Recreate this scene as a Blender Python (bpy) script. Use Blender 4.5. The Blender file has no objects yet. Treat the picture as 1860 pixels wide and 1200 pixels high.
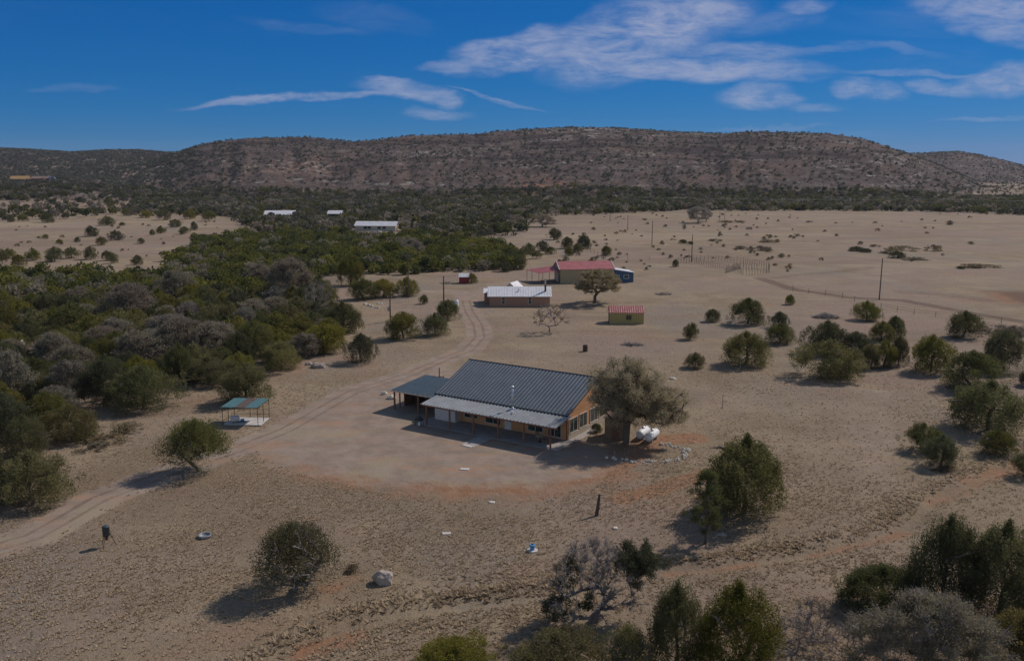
import bpy, math, random
import numpy as np
from mathutils import Vector, Matrix, Quaternion
random.seed(7); RNG=np.random.default_rng(7)
S=bpy.context.scene; COL=S.collection
# ------------------------------------------------------------------ camera
FPX=1600.; PIT=math.atan(300/FPX); CH=32.
cd=bpy.data.cameras.new('camera'); cam=bpy.data.objects.new('camera',cd); COL.objects.link(cam)
cam.location=(0,0,CH); cam.rotation_euler=(math.pi/2-PIT,0,0)
cd.sensor_width=36; cd.lens=36*FPX/1860; cd.clip_start=.5; cd.clip_end=30000; S.camera=cam
# ------------------------------------------------------------------ sun, sky
SUN_EL=math.radians(43); SUN_AZ=math.radians(36)          # azimuth from +X towards +Y
sd=bpy.data.lights.new('sun','SUN'); sd.energy=4.2; sd.angle=math.radians(.5); sd.color=(1,.925,.835)
sun=bpy.data.objects.new('sun',sd); COL.objects.link(sun)
sv=Vector((math.cos(SUN_AZ)*math.cos(SUN_EL),math.sin(SUN_AZ)*math.cos(SUN_EL),math.sin(SUN_EL)))
sun.rotation_euler=sv.to_track_quat('Z','Y').to_euler(); sun.location=(0,0,200)
S.view_settings.view_transform='Standard'; S.view_settings.look='None'; S.view_settings.exposure=-.36; S.view_settings.gamma=1
def ray(x,y):
    u=(x-930)/FPX; v=-(y-600)/FPX; c,s=math.cos(PIT),math.sin(PIT)
    return np.array([u,c+v*s,-s+v*c])
def G(x,y,z=0.):
    d=ray(x,y); t=(z-CH)/d[2]; return d[0]*t,d[1]*t
class NT:
    def __init__(s,nt): s.nt=nt
    def n(s,t,ins=None,**kw):
        nd=s.nt.nodes.new(t)
        for k,v in kw.items(): setattr(nd,k,v)
        for k,v in (ins or {}).items(): s.put(nd.inputs[k],v)
        return nd
    def put(s,sock,v):
        if isinstance(v,bpy.types.NodeSocket): s.nt.links.new(v,sock)
        elif v is not None: sock.default_value=v
    def m(s,op,a,b=None,c=None,clamp=False):
        nd=s.nt.nodes.new('ShaderNodeMath'); nd.operation=op; nd.use_clamp=clamp
        s.put(nd.inputs[0],a); s.put(nd.inputs[1],b); s.put(nd.inputs[2],c); return nd.outputs[0]
    def mix(s,f,a,b,bt='MIX'):
        nd=s.nt.nodes.new('ShaderNodeMix'); nd.data_type='RGBA'; nd.blend_type=bt; nd.clamp_factor=True
        s.put(nd.inputs[0],f)
        for i,v in ((6,a),(7,b)):
            if isinstance(v,(tuple,list)) and len(v)==3: v=(*v,1)
            s.put(nd.inputs[i],v)
        return nd.outputs[2]
    def noise(s,vec,scale,det=3,rough=.55,dist=0):
        return s.n('ShaderNodeTexNoise',{'Vector':vec,'Scale':scale,'Detail':det,'Roughness':rough,'Distortion':dist}).outputs[0]
    def ss(s,v,a,b,lo=0.,hi=1.):
        nd=s.nt.nodes.new('ShaderNodeMapRange'); nd.interpolation_type='SMOOTHSTEP'
        for i,q in enumerate((v,a,b,lo,hi)): s.put(nd.inputs[i],q)
        return nd.outputs[0]
    def vs(s,v,sc):
        return s.n('ShaderNodeMapping',{'Vector':v,'Scale':sc}).outputs[0]
W=bpy.data.worlds.new('World'); S.world=W; W.use_nodes=True; W.node_tree.nodes.clear()
t=NT(W.node_tree)
sky=t.n('ShaderNodeTexSky',sky_type='NISHITA',sun_disc=False,sun_elevation=SUN_EL,sun_rotation=math.pi/2-SUN_AZ,altitude=1800,air_density=1.0,dust_density=.3,ozone_density=3.5)
sc_=t.n('ShaderNodeSeparateColor',{0:sky.outputs[0]}).outputs
def shp(o,p,k): return t.m('MULTIPLY',t.m('POWER',t.m('MULTIPLY',o,.084),p),k/.084)   # a polarised, deep blue dry-air sky
hs=t.n('ShaderNodeCombineColor',{0:shp(sc_[0],2.6,.20),1:shp(sc_[1],.78,.285),2:shp(sc_[2],.62,.60)})
tc=t.n('ShaderNodeTexCoord'); sp=t.n('ShaderNodeSeparateXYZ',{0:tc.outputs['Generated']})
X,Y,Z=sp.outputs
yy=t.m('MAXIMUM',Y,.05); cu=t.m('DIVIDE',X,yy); cw=t.m('DIVIDE',Z,yy)
cv=t.n('ShaderNodeCombineXYZ',{0:cu,1:cw,2:0.}).outputs[0]
nz=t.n('ShaderNodeTexNoise',{'Vector':t.vs(cv,(1,2.2,1)),'Scale':9.,'Detail':5.,'Roughness':.6}).outputs[1]
ns=t.n('ShaderNodeSeparateColor',{0:nz})
du=t.m('MULTIPLY_ADD',t.m('SUBTRACT',ns.outputs[0],.5),.075,cu); dw=t.m('MULTIPLY_ADD',t.m('SUBTRACT',ns.outputs[1],.5),.034,cw)
CL=[ # image px centre, half sizes px, tilt deg, density
 (920,100,95,26,-6,1.0),(980,72,60,22,-10,.85),(1110,85,130,50,-12,.95),(1190,45,150,42,-8,1.0),(1255,15,80,18,0,.9),(1060,60,50,20,0,.7),
 (1260,122,230,17,3,.95),(1340,95,130,14,3,.55),(1130,130,100,10,0,.7),(710,148,48,9,4,.8),(560,180,210,6,-3,.75),(740,168,85,16,8,.8),(805,180,34,14,20,.7),(815,126,50,9,5,.6),
 (790,212,58,10,3,.5),(1380,182,62,17,3,.8),(1380,170,40,18,0,.5),(1580,166,62,17,2,.85),(1450,8,50,12,0,.6),(1790,10,120,38,6,.85),(1840,55,70,22,10,.7),(1720,158,75,13,3,.7),
 (1830,142,80,26,-3,.85),(1700,130,170,5,-2,.4),(1480,200,60,7,0,.35),(1800,218,90,4,-4,.3),(1620,88,90,7,4,.3),(900,180,90,3,14,.45),(1500,95,110,6,-4,.25),(560,45,110,9,5,.16),(130,163,70,6,0,.16),(1400,232,110,4,-2,.25),(690,30,100,20,10,.1),(1400,40,90,20,-8,.25),(930,190,40,6,10,.3)]
acc=None
for (x,y,a,b,r,k) in CL:
    d=ray(x,y); u0,w0=d[0]/d[1],d[2]/d[1]; a,b=a/FPX*1.15,b/FPX*1.3; r=-math.radians(r)
    du_=t.m('SUBTRACT',du,u0); dw_=t.m('SUBTRACT',dw,w0)
    p=t.m('ADD',t.m('MULTIPLY',du_,math.cos(r)/a),t.m('MULTIPLY',dw_,math.sin(r)/a))
    q=t.m('ADD',t.m('MULTIPLY',du_,-math.sin(r)/b),t.m('MULTIPLY',dw_,math.cos(r)/b))
    e=t.m('ADD',t.m('MULTIPLY',p,p),t.m('MULTIPLY',q,q))
    e=t.ss(e,1.25,.0,0.,k)
    acc=e if acc is None else t.m('MAXIMUM',acc,e)
n2=t.noise(t.vs(cv,(1,3.4,1)),14.,7,.66,.6); n3=t.noise(t.vs(cv,(1,5,1)),45.,5,.65,.3)
den=t.m('MULTIPLY',acc,t.ss(t.m('ADD',t.m('MULTIPLY',n2,.72),t.m('MULTIPLY',n3,.28)),.28,.68,.1,1.))
den=t.m('MULTIPLY',den,t.ss(Y,.05,.2)); den=t.m('MULTIPLY',den,.92,clamp=True)
wisp=t.m('MULTIPLY',t.ss(t.noise(t.vs(cv,(1,7,1)),3.,5,.6,.5),.5,.8),t.m('MULTIPLY',t.ss(cu,-.25,.5,.02,.12),t.ss(Y,.05,.3)))
den=t.m('MAXIMUM',den,wisp)
hi=t.mix(t.m('MAXIMUM',t.ss(Z,.16,.4),t.ss(Y,.1,-.3)),hs.outputs[0],t.mix(1.,sky.outputs[0],(1.9,1.62,1.35,1),'MULTIPLY'))  # sky overhead and behind camera brightened and warmed as added shadow fill
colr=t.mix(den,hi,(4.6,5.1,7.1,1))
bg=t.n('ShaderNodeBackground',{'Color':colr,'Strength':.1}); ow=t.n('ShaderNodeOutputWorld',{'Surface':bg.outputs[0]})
# ------------------------------------------------------------------ noise + geometry utilities
def _h(ix,iy,s):
    n=(ix.astype(np.int64)*374761393+iy.astype(np.int64)*668265263+s*982451653)&0x7fffffff
    n=((n^(n>>13))*1274126177)&0x7fffffff
    return ((n^(n>>16))&0xffff)/65535.
def vn(x,y,s=0):
    ix=np.floor(x);iy=np.floor(y);fx=x-ix;fy=y-iy;fx=fx*fx*(3-2*fx);fy=fy*fy*(3-2*fy)
    ix=ix.astype(np.int64);iy=iy.astype(np.int64)
    a=_h(ix,iy,s);b=_h(ix+1,iy,s);c=_h(ix,iy+1,s);d=_h(ix+1,iy+1,s)
    return a+(b-a)*fx+(c-a)*fy+(a-b-c+d)*fx*fy
def fbm(x,y,o=4,s=0):
    r=0;A=1;T=0
    for i in range(o): r=r+A*vn(x*2**i,y*2**i,s+i*17);T+=A;A*=.5
    return r/T-.5
def sstep(v,a,b):
    t=np.clip((v-a)/(b-a),0,1); return t*t*(3-2*t)
def ptoz(X,ys,Y):    # height seen at image row ys, depth Y
    v=-(ys-600)/FPX; c,s=math.cos(PIT),math.sin(PIT)
    return CH+Y*(-s+v*c)/(c+v*s)
RX1=[-900,150,250,300,330,370,450,560,640,680,750,860,900,1000,1100,1200,1300,1350,1450,1500,1560,1600,1650,1700,1760,1800,1860,2700]
RY1=[330,318,300,285,277,262,251,249,257,255,246,244,239,232,231,238,243,240,241,243,252,264,280,298,325,345,372,400]
RX2=[-900,1400,1500,1600,1650,1700,1740,1790,1860,2000,2700]; RY2=[400,330,305,286,279,277,275.5,284,301,318,330]
RX3=[-900,-200,0,60,130,200,250,300,400,500,700,2700]; RY3=[262,265,270,272,277,273,273,277,281,290,320,330]
DT=[(860,855),(900,835),(1000,835),(1400,850),(1600,850)]
def img_of(x,y): return 930+1628*x/np.maximum(y,1.)
DITCH=[G(*p) for p in [(1960,800),(1860,838),(1790,865),(1700,905),(1645,962),(1480,1003),(1300,1028),(1200,1036),(1050,1072),(900,1095),(760,1110),(640,1135),(520,1195)]]
def pdist(x,y,pl):
    d=np.full(np.shape(x),1e9); sd_=np.zeros(np.shape(x)); tt=np.zeros(np.shape(x)); N=len(pl)-1
    for i in range(N):
        (ax,ay),(bx,by)=pl[i],pl[i+1]; vx,vy=bx-ax,by-ay; L=vx*vx+vy*vy
        k=np.clip(((x-ax)*vx+(y-ay)*vy)/L,0,1); qx=x-ax-k*vx; qy=y-ay-k*vy; dd=np.hypot(qx,qy)
        m=dd<d; d=np.where(m,dd,d); sd_=np.where(m,np.sign(vx*qy-vy*qx),sd_); tt=np.where(m,(i+k)/N,tt)
    return d,sd_,tt
def pip(x,y,poly):
    r=np.zeros(np.shape(x),bool); n=len(poly)
    for i in range(n):
        x1,y1=poly[i];x2,y2=poly[(i+1)%n]
        if y1==y2: continue
        c=((y1>y)!=(y2>y))&(x<(x2-x1)*(y-y1)/(y2-y1)+x1); r^=c
    return r
def height(x,y):
    x=np.asarray(x,float);y=np.asarray(y,float); X=img_of(x,y); front=y>200
    Yb=820+60*fbm(X/300,X*0+3.1,3,5); Yt=1330+160*fbm(X/400,X*0+9.1,2,8)
    zt=np.maximum(ptoz(X,np.interp(X,RX1,RY1),Yt),0)
    s=(y-Yb)/(Yt-Yb); prof=np.where(s<1,np.clip(s,0,1)**1.12*(1.25-.25*np.clip(s,0,1)**2)/1.0,1)
    prof=np.clip(prof,0,1)
    z1=zt*prof*(1-.9*sstep(y,Yt+120,Yt+1200))
    gul=fbm(X/26+fbm(X/80,y/120,2,4)*3,y/420,3,21)*sstep(s,.05,.3)*(1-sstep(s,.75,1.))
    z1=z1+gul*9+fbm(x/45,y/45,3,31)*9*sstep(s,.05,.4)*(1-sstep(s,.8,1.0)*.8)
    Y2=2100; z2=np.maximum(ptoz(X,np.interp(X,RX2,RY2),Y2),0); z2=z2*sstep(y,1350,2100)*(1-.8*sstep(y,2300,4000))
    Y3=1900; z3=np.maximum(ptoz(X,np.interp(X,RX3,RY3),Y3),0); z3=z3*np.clip((y-900)/1000,0,1)**.9*(1-.8*sstep(y,2100,4000))+fbm(x/90,y/90,3,77)*10*sstep(y,1000,1500)*(1-sstep(y,1750,1900)*.85)
    z0=17*sstep(y,620,1000)*(1-sstep(X,150,420))
    z=np.maximum(np.maximum(z1,z2),np.maximum(z3,z0))*front
    z=np.maximum(z,0)
    bump=fbm(x/14,y/14,3,11)*.22*sstep(y,20,45)
    d,sg,tt=pdist(x,y,DITCH)
    z=z+bump-(.22+.2*fbm(x/5,y/5,2,61))*np.exp(-(d/.8)**2)+(.12+.35*fbm(x/4,y/4,2,62))*np.exp(-((d-1.7)/.8)**2)*(sg<0)
    b=np.maximum(np.abs(x+6)/22,np.abs(y-107)/16); z=np.where(y<300,z*sstep(b,.75,1.1)+0*z,z)
    return z
def H(x,y): return float(height(np.array([x]),np.array([y]))[0])
def mesh_np(name,V,F,mats,smooth=False,mi=None,attr=None,fk=None):
    """V (n,3), F (m,k) int array"""
    me=bpy.data.meshes.new(name); V=np.asarray(V,np.float32); F=np.asarray(F,np.int32); m,k=F.shape
    me.vertices.add(len(V)); me.vertices.foreach_set('co',V.ravel())
    me.loops.add(m*k); me.loops.foreach_set('vertex_index',F.ravel())
    me.polygons.add(m); me.polygons.foreach_set('loop_start',np.arange(0,m*k,k,dtype=np.int32))
    me.polygons.foreach_set('use_smooth',np.full(m,smooth))
    if mi is not None: me.polygons.foreach_set('material_index',np.asarray(mi,np.int32))
    for mt in (mats if isinstance(mats,(list,tuple)) else [mats]): me.materials.append(mt)
    for nm,dat in (attr or {}).items():
        a=me.attributes.new(nm,'FLOAT_COLOR','POINT' if len(dat)==len(V) else 'FACE'); a.data.foreach_set('color',np.asarray(dat,np.float32).ravel())
    me.update(); me.validate(); return me
def link(name,me,parent=None,loc=None):
    o=bpy.data.objects.new(name,me); COL.objects.link(o)
    if parent: o.parent=parent
    if loc is not None: o.location=loc
    return o
def tag(o,label=None,cat=None,group=None,kind=None):
    if label: o['label']=label
    if cat: o['category']=cat
    if group: o['group']=group
    if kind: o['kind']=kind
    return o
def root(name,x,y,label,cat,group=None,rz=0.,z=None):
    o=bpy.data.objects.new(name,None); o.empty_display_size=.3; COL.objects.link(o)
    o.location=(x,y,H(x,y) if z is None else z); o.rotation_euler=(0,0,rz); return tag(o,label,cat,group)
class MB:
    def __init__(s): s.v=[];s.f=[];s.m=[]
    def add(s,V,F,mi=0):
        b=len(s.v); s.v+= [tuple(map(float,p)) for p in V]; s.f+=[tuple(b+i for i in f) for f in F]; s.m+=[mi]*len(F); return s
    def box(s,x0,x1,y0,y1,z0,z1,mi=0,rot=None,org=(0,0,0)):
        V=[(x,y,z) for x in (x0,x1) for y in (y0,y1) for z in (z0,z1)]
        if rot is not None: V=[tuple(rot@Vector(p)+Vector(org)) for p in V]
        return s.add(V,[(0,1,3,2),(4,6,7,5),(0,4,5,1),(2,3,7,6),(0,2,6,4),(1,5,7,3)],mi)
    def tube(s,a,b,r0,r1=None,n=8,mi=0,cap=True):
        r1=r0 if r1 is None else r1; a=Vector(a);b=Vector(b); d=(b-a).normalized()
        q=d.orthogonal().normalized(); w=d.cross(q); V=[]
        for c,r in ((a,r0),(b,r1)):
            for i in range(n):
                t_=2*math.pi*i/n; V.append(c+q*(r*math.cos(t_))+w*(r*math.sin(t_)))
        F=[(i,(i+1)%n,n+(i+1)%n,n+i) for i in range(n)]
        if cap: F+=[tuple(range(n))[::-1],tuple(range(n,2*n))]
        return s.add(V,F,mi)
    def lathe(s,prof,n=20,mi=0,M=None):
        V=[];F=[]
        for r,z in prof:
            for i in range(n):
                p=Vector((r*math.cos(2*math.pi*i/n),r*math.sin(2*math.pi*i/n),z)); V.append(M@p if M else p)
        for k in range(len(prof)-1):
            for i in range(n): F.append((k*n+i,k*n+(i+1)%n,(k+1)*n+(i+1)%n,(k+1)*n+i))
        if prof[0][0]>.001:F.append(tuple(range(n))[::-1])
        if prof[-1][0]>.001:F.append(tuple((len(prof)-1)*n+i for i in range(n)))
        return s.add(V,F,mi)
    def poly(s,pts,th,mi=0):
        """flat polygon given CCW from above its normal, extruded by th along -normal"""
        P=[Vector(p) for p in pts]; n=(P[1]-P[0]).cross(P[2]-P[0]).normalized(); Q=[p-n*th for p in P]; k=len(P)
        return s.add(P+Q,[tuple(range(k)),tuple(range(k,2*k))[::-1]]+[(i,k+i,k+(i+1)%k,(i+1)%k) for i in range(k)],mi)
    def build(s,name,mats,parent=None,smooth=False,loc=None):
        me=bpy.data.meshes.new(name); me.from_pydata(s.v,[],s.f)
        for mt in (mats if isinstance(mats,(list,tuple)) else [mats]): me.materials.append(mt)
        if any(s.m): me.polygons.foreach_set('material_index',s.m)
        me.polygons.foreach_set('use_smooth',[smooth]*len(s.f)); me.update(); return link(name,me,parent,loc)
# ------------------------------------------------------------------ materials
def mat(name,fn=None,col=(.5,.5,.5),rough=.8,metal=0.,spec=.3,var=.12,vsc=3.,bump=0.,bsc=20.):
    m=bpy.data.materials.new(name); m.use_nodes=True; nt=m.node_tree; b=nt.nodes['Principled BSDF']; T=NT(nt)
    b.inputs['Roughness'].default_value=rough; b.inputs['Metallic'].default_value=metal; b.inputs['Specular IOR Level'].default_value=spec
    if fn: fn(T,b)
    else:
        p=T.n('ShaderNodeTexCoord').outputs['Object']
        n_=T.noise(p,vsc,5,.6); c=T.mix(T.ss(n_,.3,.7),tuple(k*(1-var) for k in col),tuple(min(1,k*(1+var)) for k in col))
        T.put(b.inputs['Base Color'],c)
        if bump: T.put(b.inputs['Normal'],T.n('ShaderNodeBump',{'Strength':bump,'Distance':.05,'Height':T.noise(p,bsc,4,.6)}).outputs[0])
    return m
def ground_mat(T,b):
    pos=T.n('ShaderNodeNewGeometry').outputs['Position']
    a=T.n('ShaderNodeSeparateColor',{0:T.n('ShaderNodeAttribute',attribute_name='soil').outputs['Color']}).outputs
    a2=T.n('ShaderNodeSeparateColor',{0:T.n('ShaderNodeAttribute',attribute_name='zone').outputs['Color']}).outputs
    big=T.noise(pos,.018,4,.6); mid=T.noise(pos,.11,4,.62); fine=T.noise(pos,.9,4,.7); tiny=T.noise(T.vs(pos,(1,1,1)),4.5,5,.78)
    g=T.mix(T.ss(mid,.3,.72),(.235,.175,.115),(.335,.252,.168))
    g=T.mix(T.ss(big,.42,.62,0.,.8),g,(.285,.205,.165)); g=T.mix(T.ss(T.noise(T.vs(pos,(1,.5,1)),.035,5,.65,1.),.5,.64,0.,.7),g,(.245,.20,.165)); g=T.mix(T.ss(T.noise(T.vs(pos,(.6,1,1)),.07,5,.7,.6),.54,.66,0.,.6),g,(.30,.185,.125))
    g=T.mix(T.ss(T.noise(pos,.05,3,.5),.56,.72,0.,.5),g,(.36,.28,.18))
    g=T.mix(T.ss(tiny,.52,.72,0.,.6),g,(.20,.145,.095)); g=T.mix(T.ss(fine,.55,.75,0.,.4),g,(.19,.145,.10))
    g=T.mix(T.ss(tiny,.3,.42,.35,0.),g,(.46,.38,.27))
    vor=T.n('ShaderNodeTexVoronoi',{'Vector':pos,'Scale':.75,'Randomness':1.}).outputs[0]
    g=T.mix(T.ss(vor,.1,.24,.35,0.),g,(.17,.125,.085))
    g=T.mix(T.ss(T.noise(T.vs(pos,(1,.6,1)),.42,6,.72),.56,.7,0.,.5),g,(.19,.145,.105))
    g=T.mix(T.ss(T.noise(T.vs(pos,(.3,1,1)),.014,5,.65,1.2),.5,.62,0.,.55),g,(.21,.15,.105)); g=T.mix(T.ss(T.noise(T.vs(pos,(.25,1,1)),.02,4,.6,.8),.56,.68,0.,.5),g,(.38,.30,.20))
    # red soil
    rn=T.m('ADD',a[1],T.m('MULTIPLY',T.m('SUBTRACT',T.noise(pos,.22,6,.7),.5),1.3))
    red=T.mix(T.ss(T.noise(pos,.6,5,.7),.3,.7),(.28,.145,.082),(.34,.195,.12))
    g=T.mix(T.m('MULTIPLY',T.ss(rn,.25,.8),T.ss(a[1],.02,.2)),g,red)
    # gravel
    gn=T.m('ADD',a[0],T.m('MULTIPLY',T.m('SUBTRACT',T.noise(pos,.3,6,.72),.5),1.2))
    gr=T.mix(T.ss(T.noise(pos,.4,4,.6),.3,.7),(.225,.172,.135),(.31,.24,.195)); gr=T.mix(T.ss(tiny,.45,.7,0.,.5),gr,(.22,.165,.125)); gr=T.mix(T.ss(T.noise(T.vs(pos,(.35,1,1)),.35,5,.7),.48,.66,0.,.75),gr,(.33,.20,.13)); gr=T.mix(T.ss(mid,.5,.68,0.,.7),gr,(.31,.25,.17))
    g=T.mix(T.m('MULTIPLY',T.ss(gn,.2,.7),T.ss(a[0],.02,.2)),g,gr)
    # dark ruts / wet soil
    dn=T.m('ADD',a[2],T.m('MULTIPLY',T.m('SUBTRACT',T.noise(pos,.25,5,.7),.5),.7))
    g=T.mix(T.m('MULTIPLY',T.ss(dn,.2,.9,0.,.75),T.ss(a[2],.02,.2)),g,(.125,.08,.06))
    # leaf litter under the woodland
    g=T.mix(T.m('MULTIPLY',a2[0],T.ss(mid,.3,.6,.35,.95)),g,(.20,.155,.12))
    # hills: rock, soil and strata
    hp=T.n('ShaderNodeSeparateXYZ',{0:pos}).outputs
    hn=T.noise(pos,.045,6,.72); hf=T.noise(pos,.22,5,.75)
    r=T.mix(T.ss(hn,.35,.65),(.118,.08,.07),(.225,.162,.138)); r=T.mix(T.ss(hf,.46,.62,0.,.85),r,(.075,.065,.052)); r=T.mix(T.ss(T.noise(pos,.013,3,.6),.5,.66,0.,.6),r,(.20,.13,.10))
    st=T.n('ShaderNodeCombineXYZ',{0:T.m('MULTIPLY',hp[0],.0035),1:T.m('MULTIPLY',hp[1],.0006),2:T.m('ADD',T.m('MULTIPLY',hp[2],.085),T.m('MULTIPLY',T.noise(pos,.004,3,.5),4.))}).outputs[0]
    band=T.noise(st,2.2,4,.6)
    r=T.mix(T.m('MULTIPLY',T.ss(band,.53,.6,0.,.9),T.ss(hp[2],22.,40.)),r,(.075,.052,.046))
    wn=T.m('MULTIPLY',T.ss(band,.46,.38),T.ss(T.noise(pos,.09,4,.75),.5,.62)); r=T.mix(T.m('MULTIPLY',wn,.9),r,(.48,.43,.38))
    r=T.mix(T.m('MULTIPLY',a2[2],T.ss(T.noise(pos,.06,4,.7),.42,.6)),r,(.36,.19,.125))
    g=T.mix(a2[1],g,r)
    T.put(b.inputs['Base Color'],g)
    hgt=T.m('ADD',T.m('MULTIPLY',tiny,.6),fine)
    bs=T.m('MULTIPLY',T.m('SUBTRACT',1.15,T.m('MULTIPLY',T.ss(gn,.2,.7),T.m('MULTIPLY',T.ss(a[0],.02,.2),.75))),.85)
    n1=T.n('ShaderNodeBump',{'Strength':bs,'Distance':.30,'Height':hgt}).outputs[0]
    n2=T.n('ShaderNodeBump',{'Strength':T.m('MULTIPLY',a2[1],.9),'Distance':7.,'Height':T.m('ADD',hf,T.m('MULTIPLY',hn,1.2)),'Normal':n1}).outputs[0]
    T.put(b.inputs['Normal'],n2)
M={}; HAZE=.000045
M['ground']=mat('ground_soil',ground_mat,rough=.95,spec=.1)
def thin_leaf(T,b,c,f=.45):
    tr=T.n('ShaderNodeBsdfTranslucent',{'Color':c}); di=T.n('ShaderNodeBsdfDiffuse',{'Color':c}); mx=T.n('ShaderNodeMixShader',{0:f,1:di.outputs[0],2:tr.outputs[0]})
    out=[n for n in T.nt.nodes if n.type=='OUTPUT_MATERIAL'][0]; T.nt.links.new(mx.outputs[0],out.inputs[0]); T.nt.nodes.remove(b)
def leaf_mat(name,c1,c2,c3,sp=.15):
    def fn(T,b):
        r=T.n('ShaderNodeObjectInfo').outputs['Random']
        a=T.n('ShaderNodeSeparateColor',{0:T.n('ShaderNodeAttribute',attribute_name='leaf').outputs['Color']}).outputs
        c=T.mix(a[0],c1,c2); c=T.mix(T.m('MULTIPLY',a[1],.8),c,c3)
        c=T.n('ShaderNodeHueSaturation',{'Hue':T.ss(r,0.,1.,.488,.514),'Saturation':T.ss(T.m('FRACT',T.m('MULTIPLY',r,7.3)),0.,1.,.75,1.1),'Value':T.ss(T.m('FRACT',T.m('MULTIPLY',r,3.7)),0.,1.,.84,1.14),'Color':c}).outputs[0]
        thin_leaf(T,b,c,.45)
    return mat(name,fn,rough=.85,spec=.12)
M['juniper']=leaf_mat('juniper_leaf',(.088,.087,.027),(.158,.147,.044),(.235,.20,.065))
M['juniper_yellow']=leaf_mat('juniper_yellow_leaf',(.13,.118,.034),(.22,.192,.056),(.30,.25,.08))
M['juniper_dark']=leaf_mat('juniper_dark_leaf',(.068,.072,.032),(.122,.122,.052),(.185,.165,.07))
M['oak']=leaf_mat('oak_leaf',(.36,.26,.14),(.52,.385,.215),(.52,.42,.21))
M['oliveoak']=leaf_mat('olive_oak_leaf',(.22,.175,.10),(.34,.275,.16),(.36,.31,.16))
M['greyoak']=leaf_mat('grey_oak_leaf',(.20,.165,.125),(.33,.27,.205),(.25,.25,.15))
M['scrub']=leaf_mat('far_scrub_leaf',(.085,.086,.058),(.15,.142,.094),(.235,.20,.15))
M['rustbush']=leaf_mat('dry_bush_leaf',(.16,.125,.08),(.24,.19,.12),(.3,.24,.16))
M['bark']=mat('bark',col=(.12,.09,.072),var=.3,vsc=6)
M['greybark']=mat('grey_bark',col=(.25,.21,.19),var=.3,vsc=5)
def grass_fn(T,b):
    a=T.n('ShaderNodeAttribute',attribute_name='leaf').outputs['Color']; thin_leaf(T,b,a,.4)
M['grass']=mat('dry_grass',grass_fn,rough=.95,spec=.05)
def ribs(c1,c2,axis,sc,rough=.45,metal=.0,dirt=.15,spec=.4):
    def fn(T,b):
        p=T.n('ShaderNodeTexCoord').outputs['Object']; n_=T.noise(p,.7,5,.65)
        c=T.mix(T.ss(n_,.3,.75),c1,c2); T.put(b.inputs['Base Color'],c)
        T.put(b.inputs['Roughness'],T.ss(T.noise(p,2.,3,.6),.3,.7,rough-.08,rough+.12))
    return mat('metal_sheet',fn,rough=rough,metal=metal,spec=spec)
M['slate']=ribs((.06,.076,.10),(.082,.102,.13),0,3,.5,.0)
M['teal']=ribs((.032,.05,.066),(.046,.068,.088),0,3,.55)
M['galv']=ribs((.20,.205,.22),(.28,.285,.30),0,3,.45,.15)
M['white_metal']=ribs((.56,.54,.56),(.68,.655,.67),0,3,.5)
M['red_metal']=ribs((.30,.075,.075),(.38,.11,.11),0,3,.5)
M['steel']=mat('steel',col=(.55,.55,.57),rough=.3,metal=.8,var=.15)
def siding(c1,c2,sc=5.5,dirn=2):
    def fn(T,b):
        p=T.n('ShaderNodeTexCoord').outputs['Object']; s=T.n('ShaderNodeSeparateXYZ',{0:p}).outputs[dirn]
        fr=T.m('FRACT',T.m('MULTIPLY',s,sc)); n_=T.noise(T.vs(p,(.6,.6,6.)),1.5,5,.7)
        c=T.mix(T.ss(n_,.3,.7),c1,c2); c=T.mix(T.ss(fr,.88,.96,0.,.7),c,tuple(k*.35 for k in c1))
        T.put(b.inputs['Base Color'],c)
    return fn
M['siding']=mat('wood_siding',siding((.50,.245,.12),(.62,.33,.175),4.2),rough=.75)
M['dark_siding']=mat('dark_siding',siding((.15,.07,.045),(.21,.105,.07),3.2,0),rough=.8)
M['post']=mat('post_wood',col=(.25,.105,.065),var=.2,vsc=5)
M['brown_board']=mat('brown_board',siding((.19,.12,.08),(.25,.165,.11),3.,0),rough=.8)
M['trim']=mat('pale_trim',col=(.5,.42,.36),var=.08)
M['cream']=mat('cream_paint',col=(.55,.47,.37),var=.1)
M['white']=mat('white_paint',col=(.72,.71,.72),var=.06,rough=.45)
M['white_panel']=mat('white_panel',col=(.62,.56,.56),var=.06,rough=.6)
M['dark']=mat('dark_metal',col=(.03,.03,.035),var=.2,rough=.5)
M['rust']=mat('rust',col=(.09,.05,.035),var=.3,vsc=8)
def glass_fn(T,b):
    p=T.n('ShaderNodeTexCoord').outputs['Object']; T.put(b.inputs['Base Color'],T.mix(T.ss(T.noise(p,1.3,3,.6),.4,.6),(.02,.03,.032,1),(.06,.075,.075,1)))
M['glass']=mat('window_glass',glass_fn,rough=.08,spec=.6)
M['concrete']=mat('concrete',col=(.33,.29,.27),var=.12,vsc=1.5,rough=.9,bump=.2)
M['pale_concrete']=mat('pale_concrete',col=(.5,.46,.43),var=.12,vsc=2,rough=.9)
M['foundation']=mat('foundation_stone',col=(.40,.33,.25),var=.22,vsc=4,bump=.5,bsc=8)
def brick_fn(T,b):
    p=T.n('ShaderNodeTexCoord').outputs['Object']; br=T.n('ShaderNodeTexBrick',{'Vector':T.n('ShaderNodeMapping',{'Vector':p,'Rotation':(math.pi/2,0,0)}).outputs[0],'Color1':(.36,.19,.13,1),'Color2':(.43,.24,.165,1),'Mortar':(.22,.15,.11,1),'Scale':2.4,'Mortar Size':.02})
    T.put(b.inputs['Base Color'],br.outputs[0])
M['brick']=mat('adobe_brick',brick_fn,rough=.9)
M['ochre']=mat('ochre_sheet',siding((.36,.27,.10),(.43,.33,.13),2.2,0),rough=.6)
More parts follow.
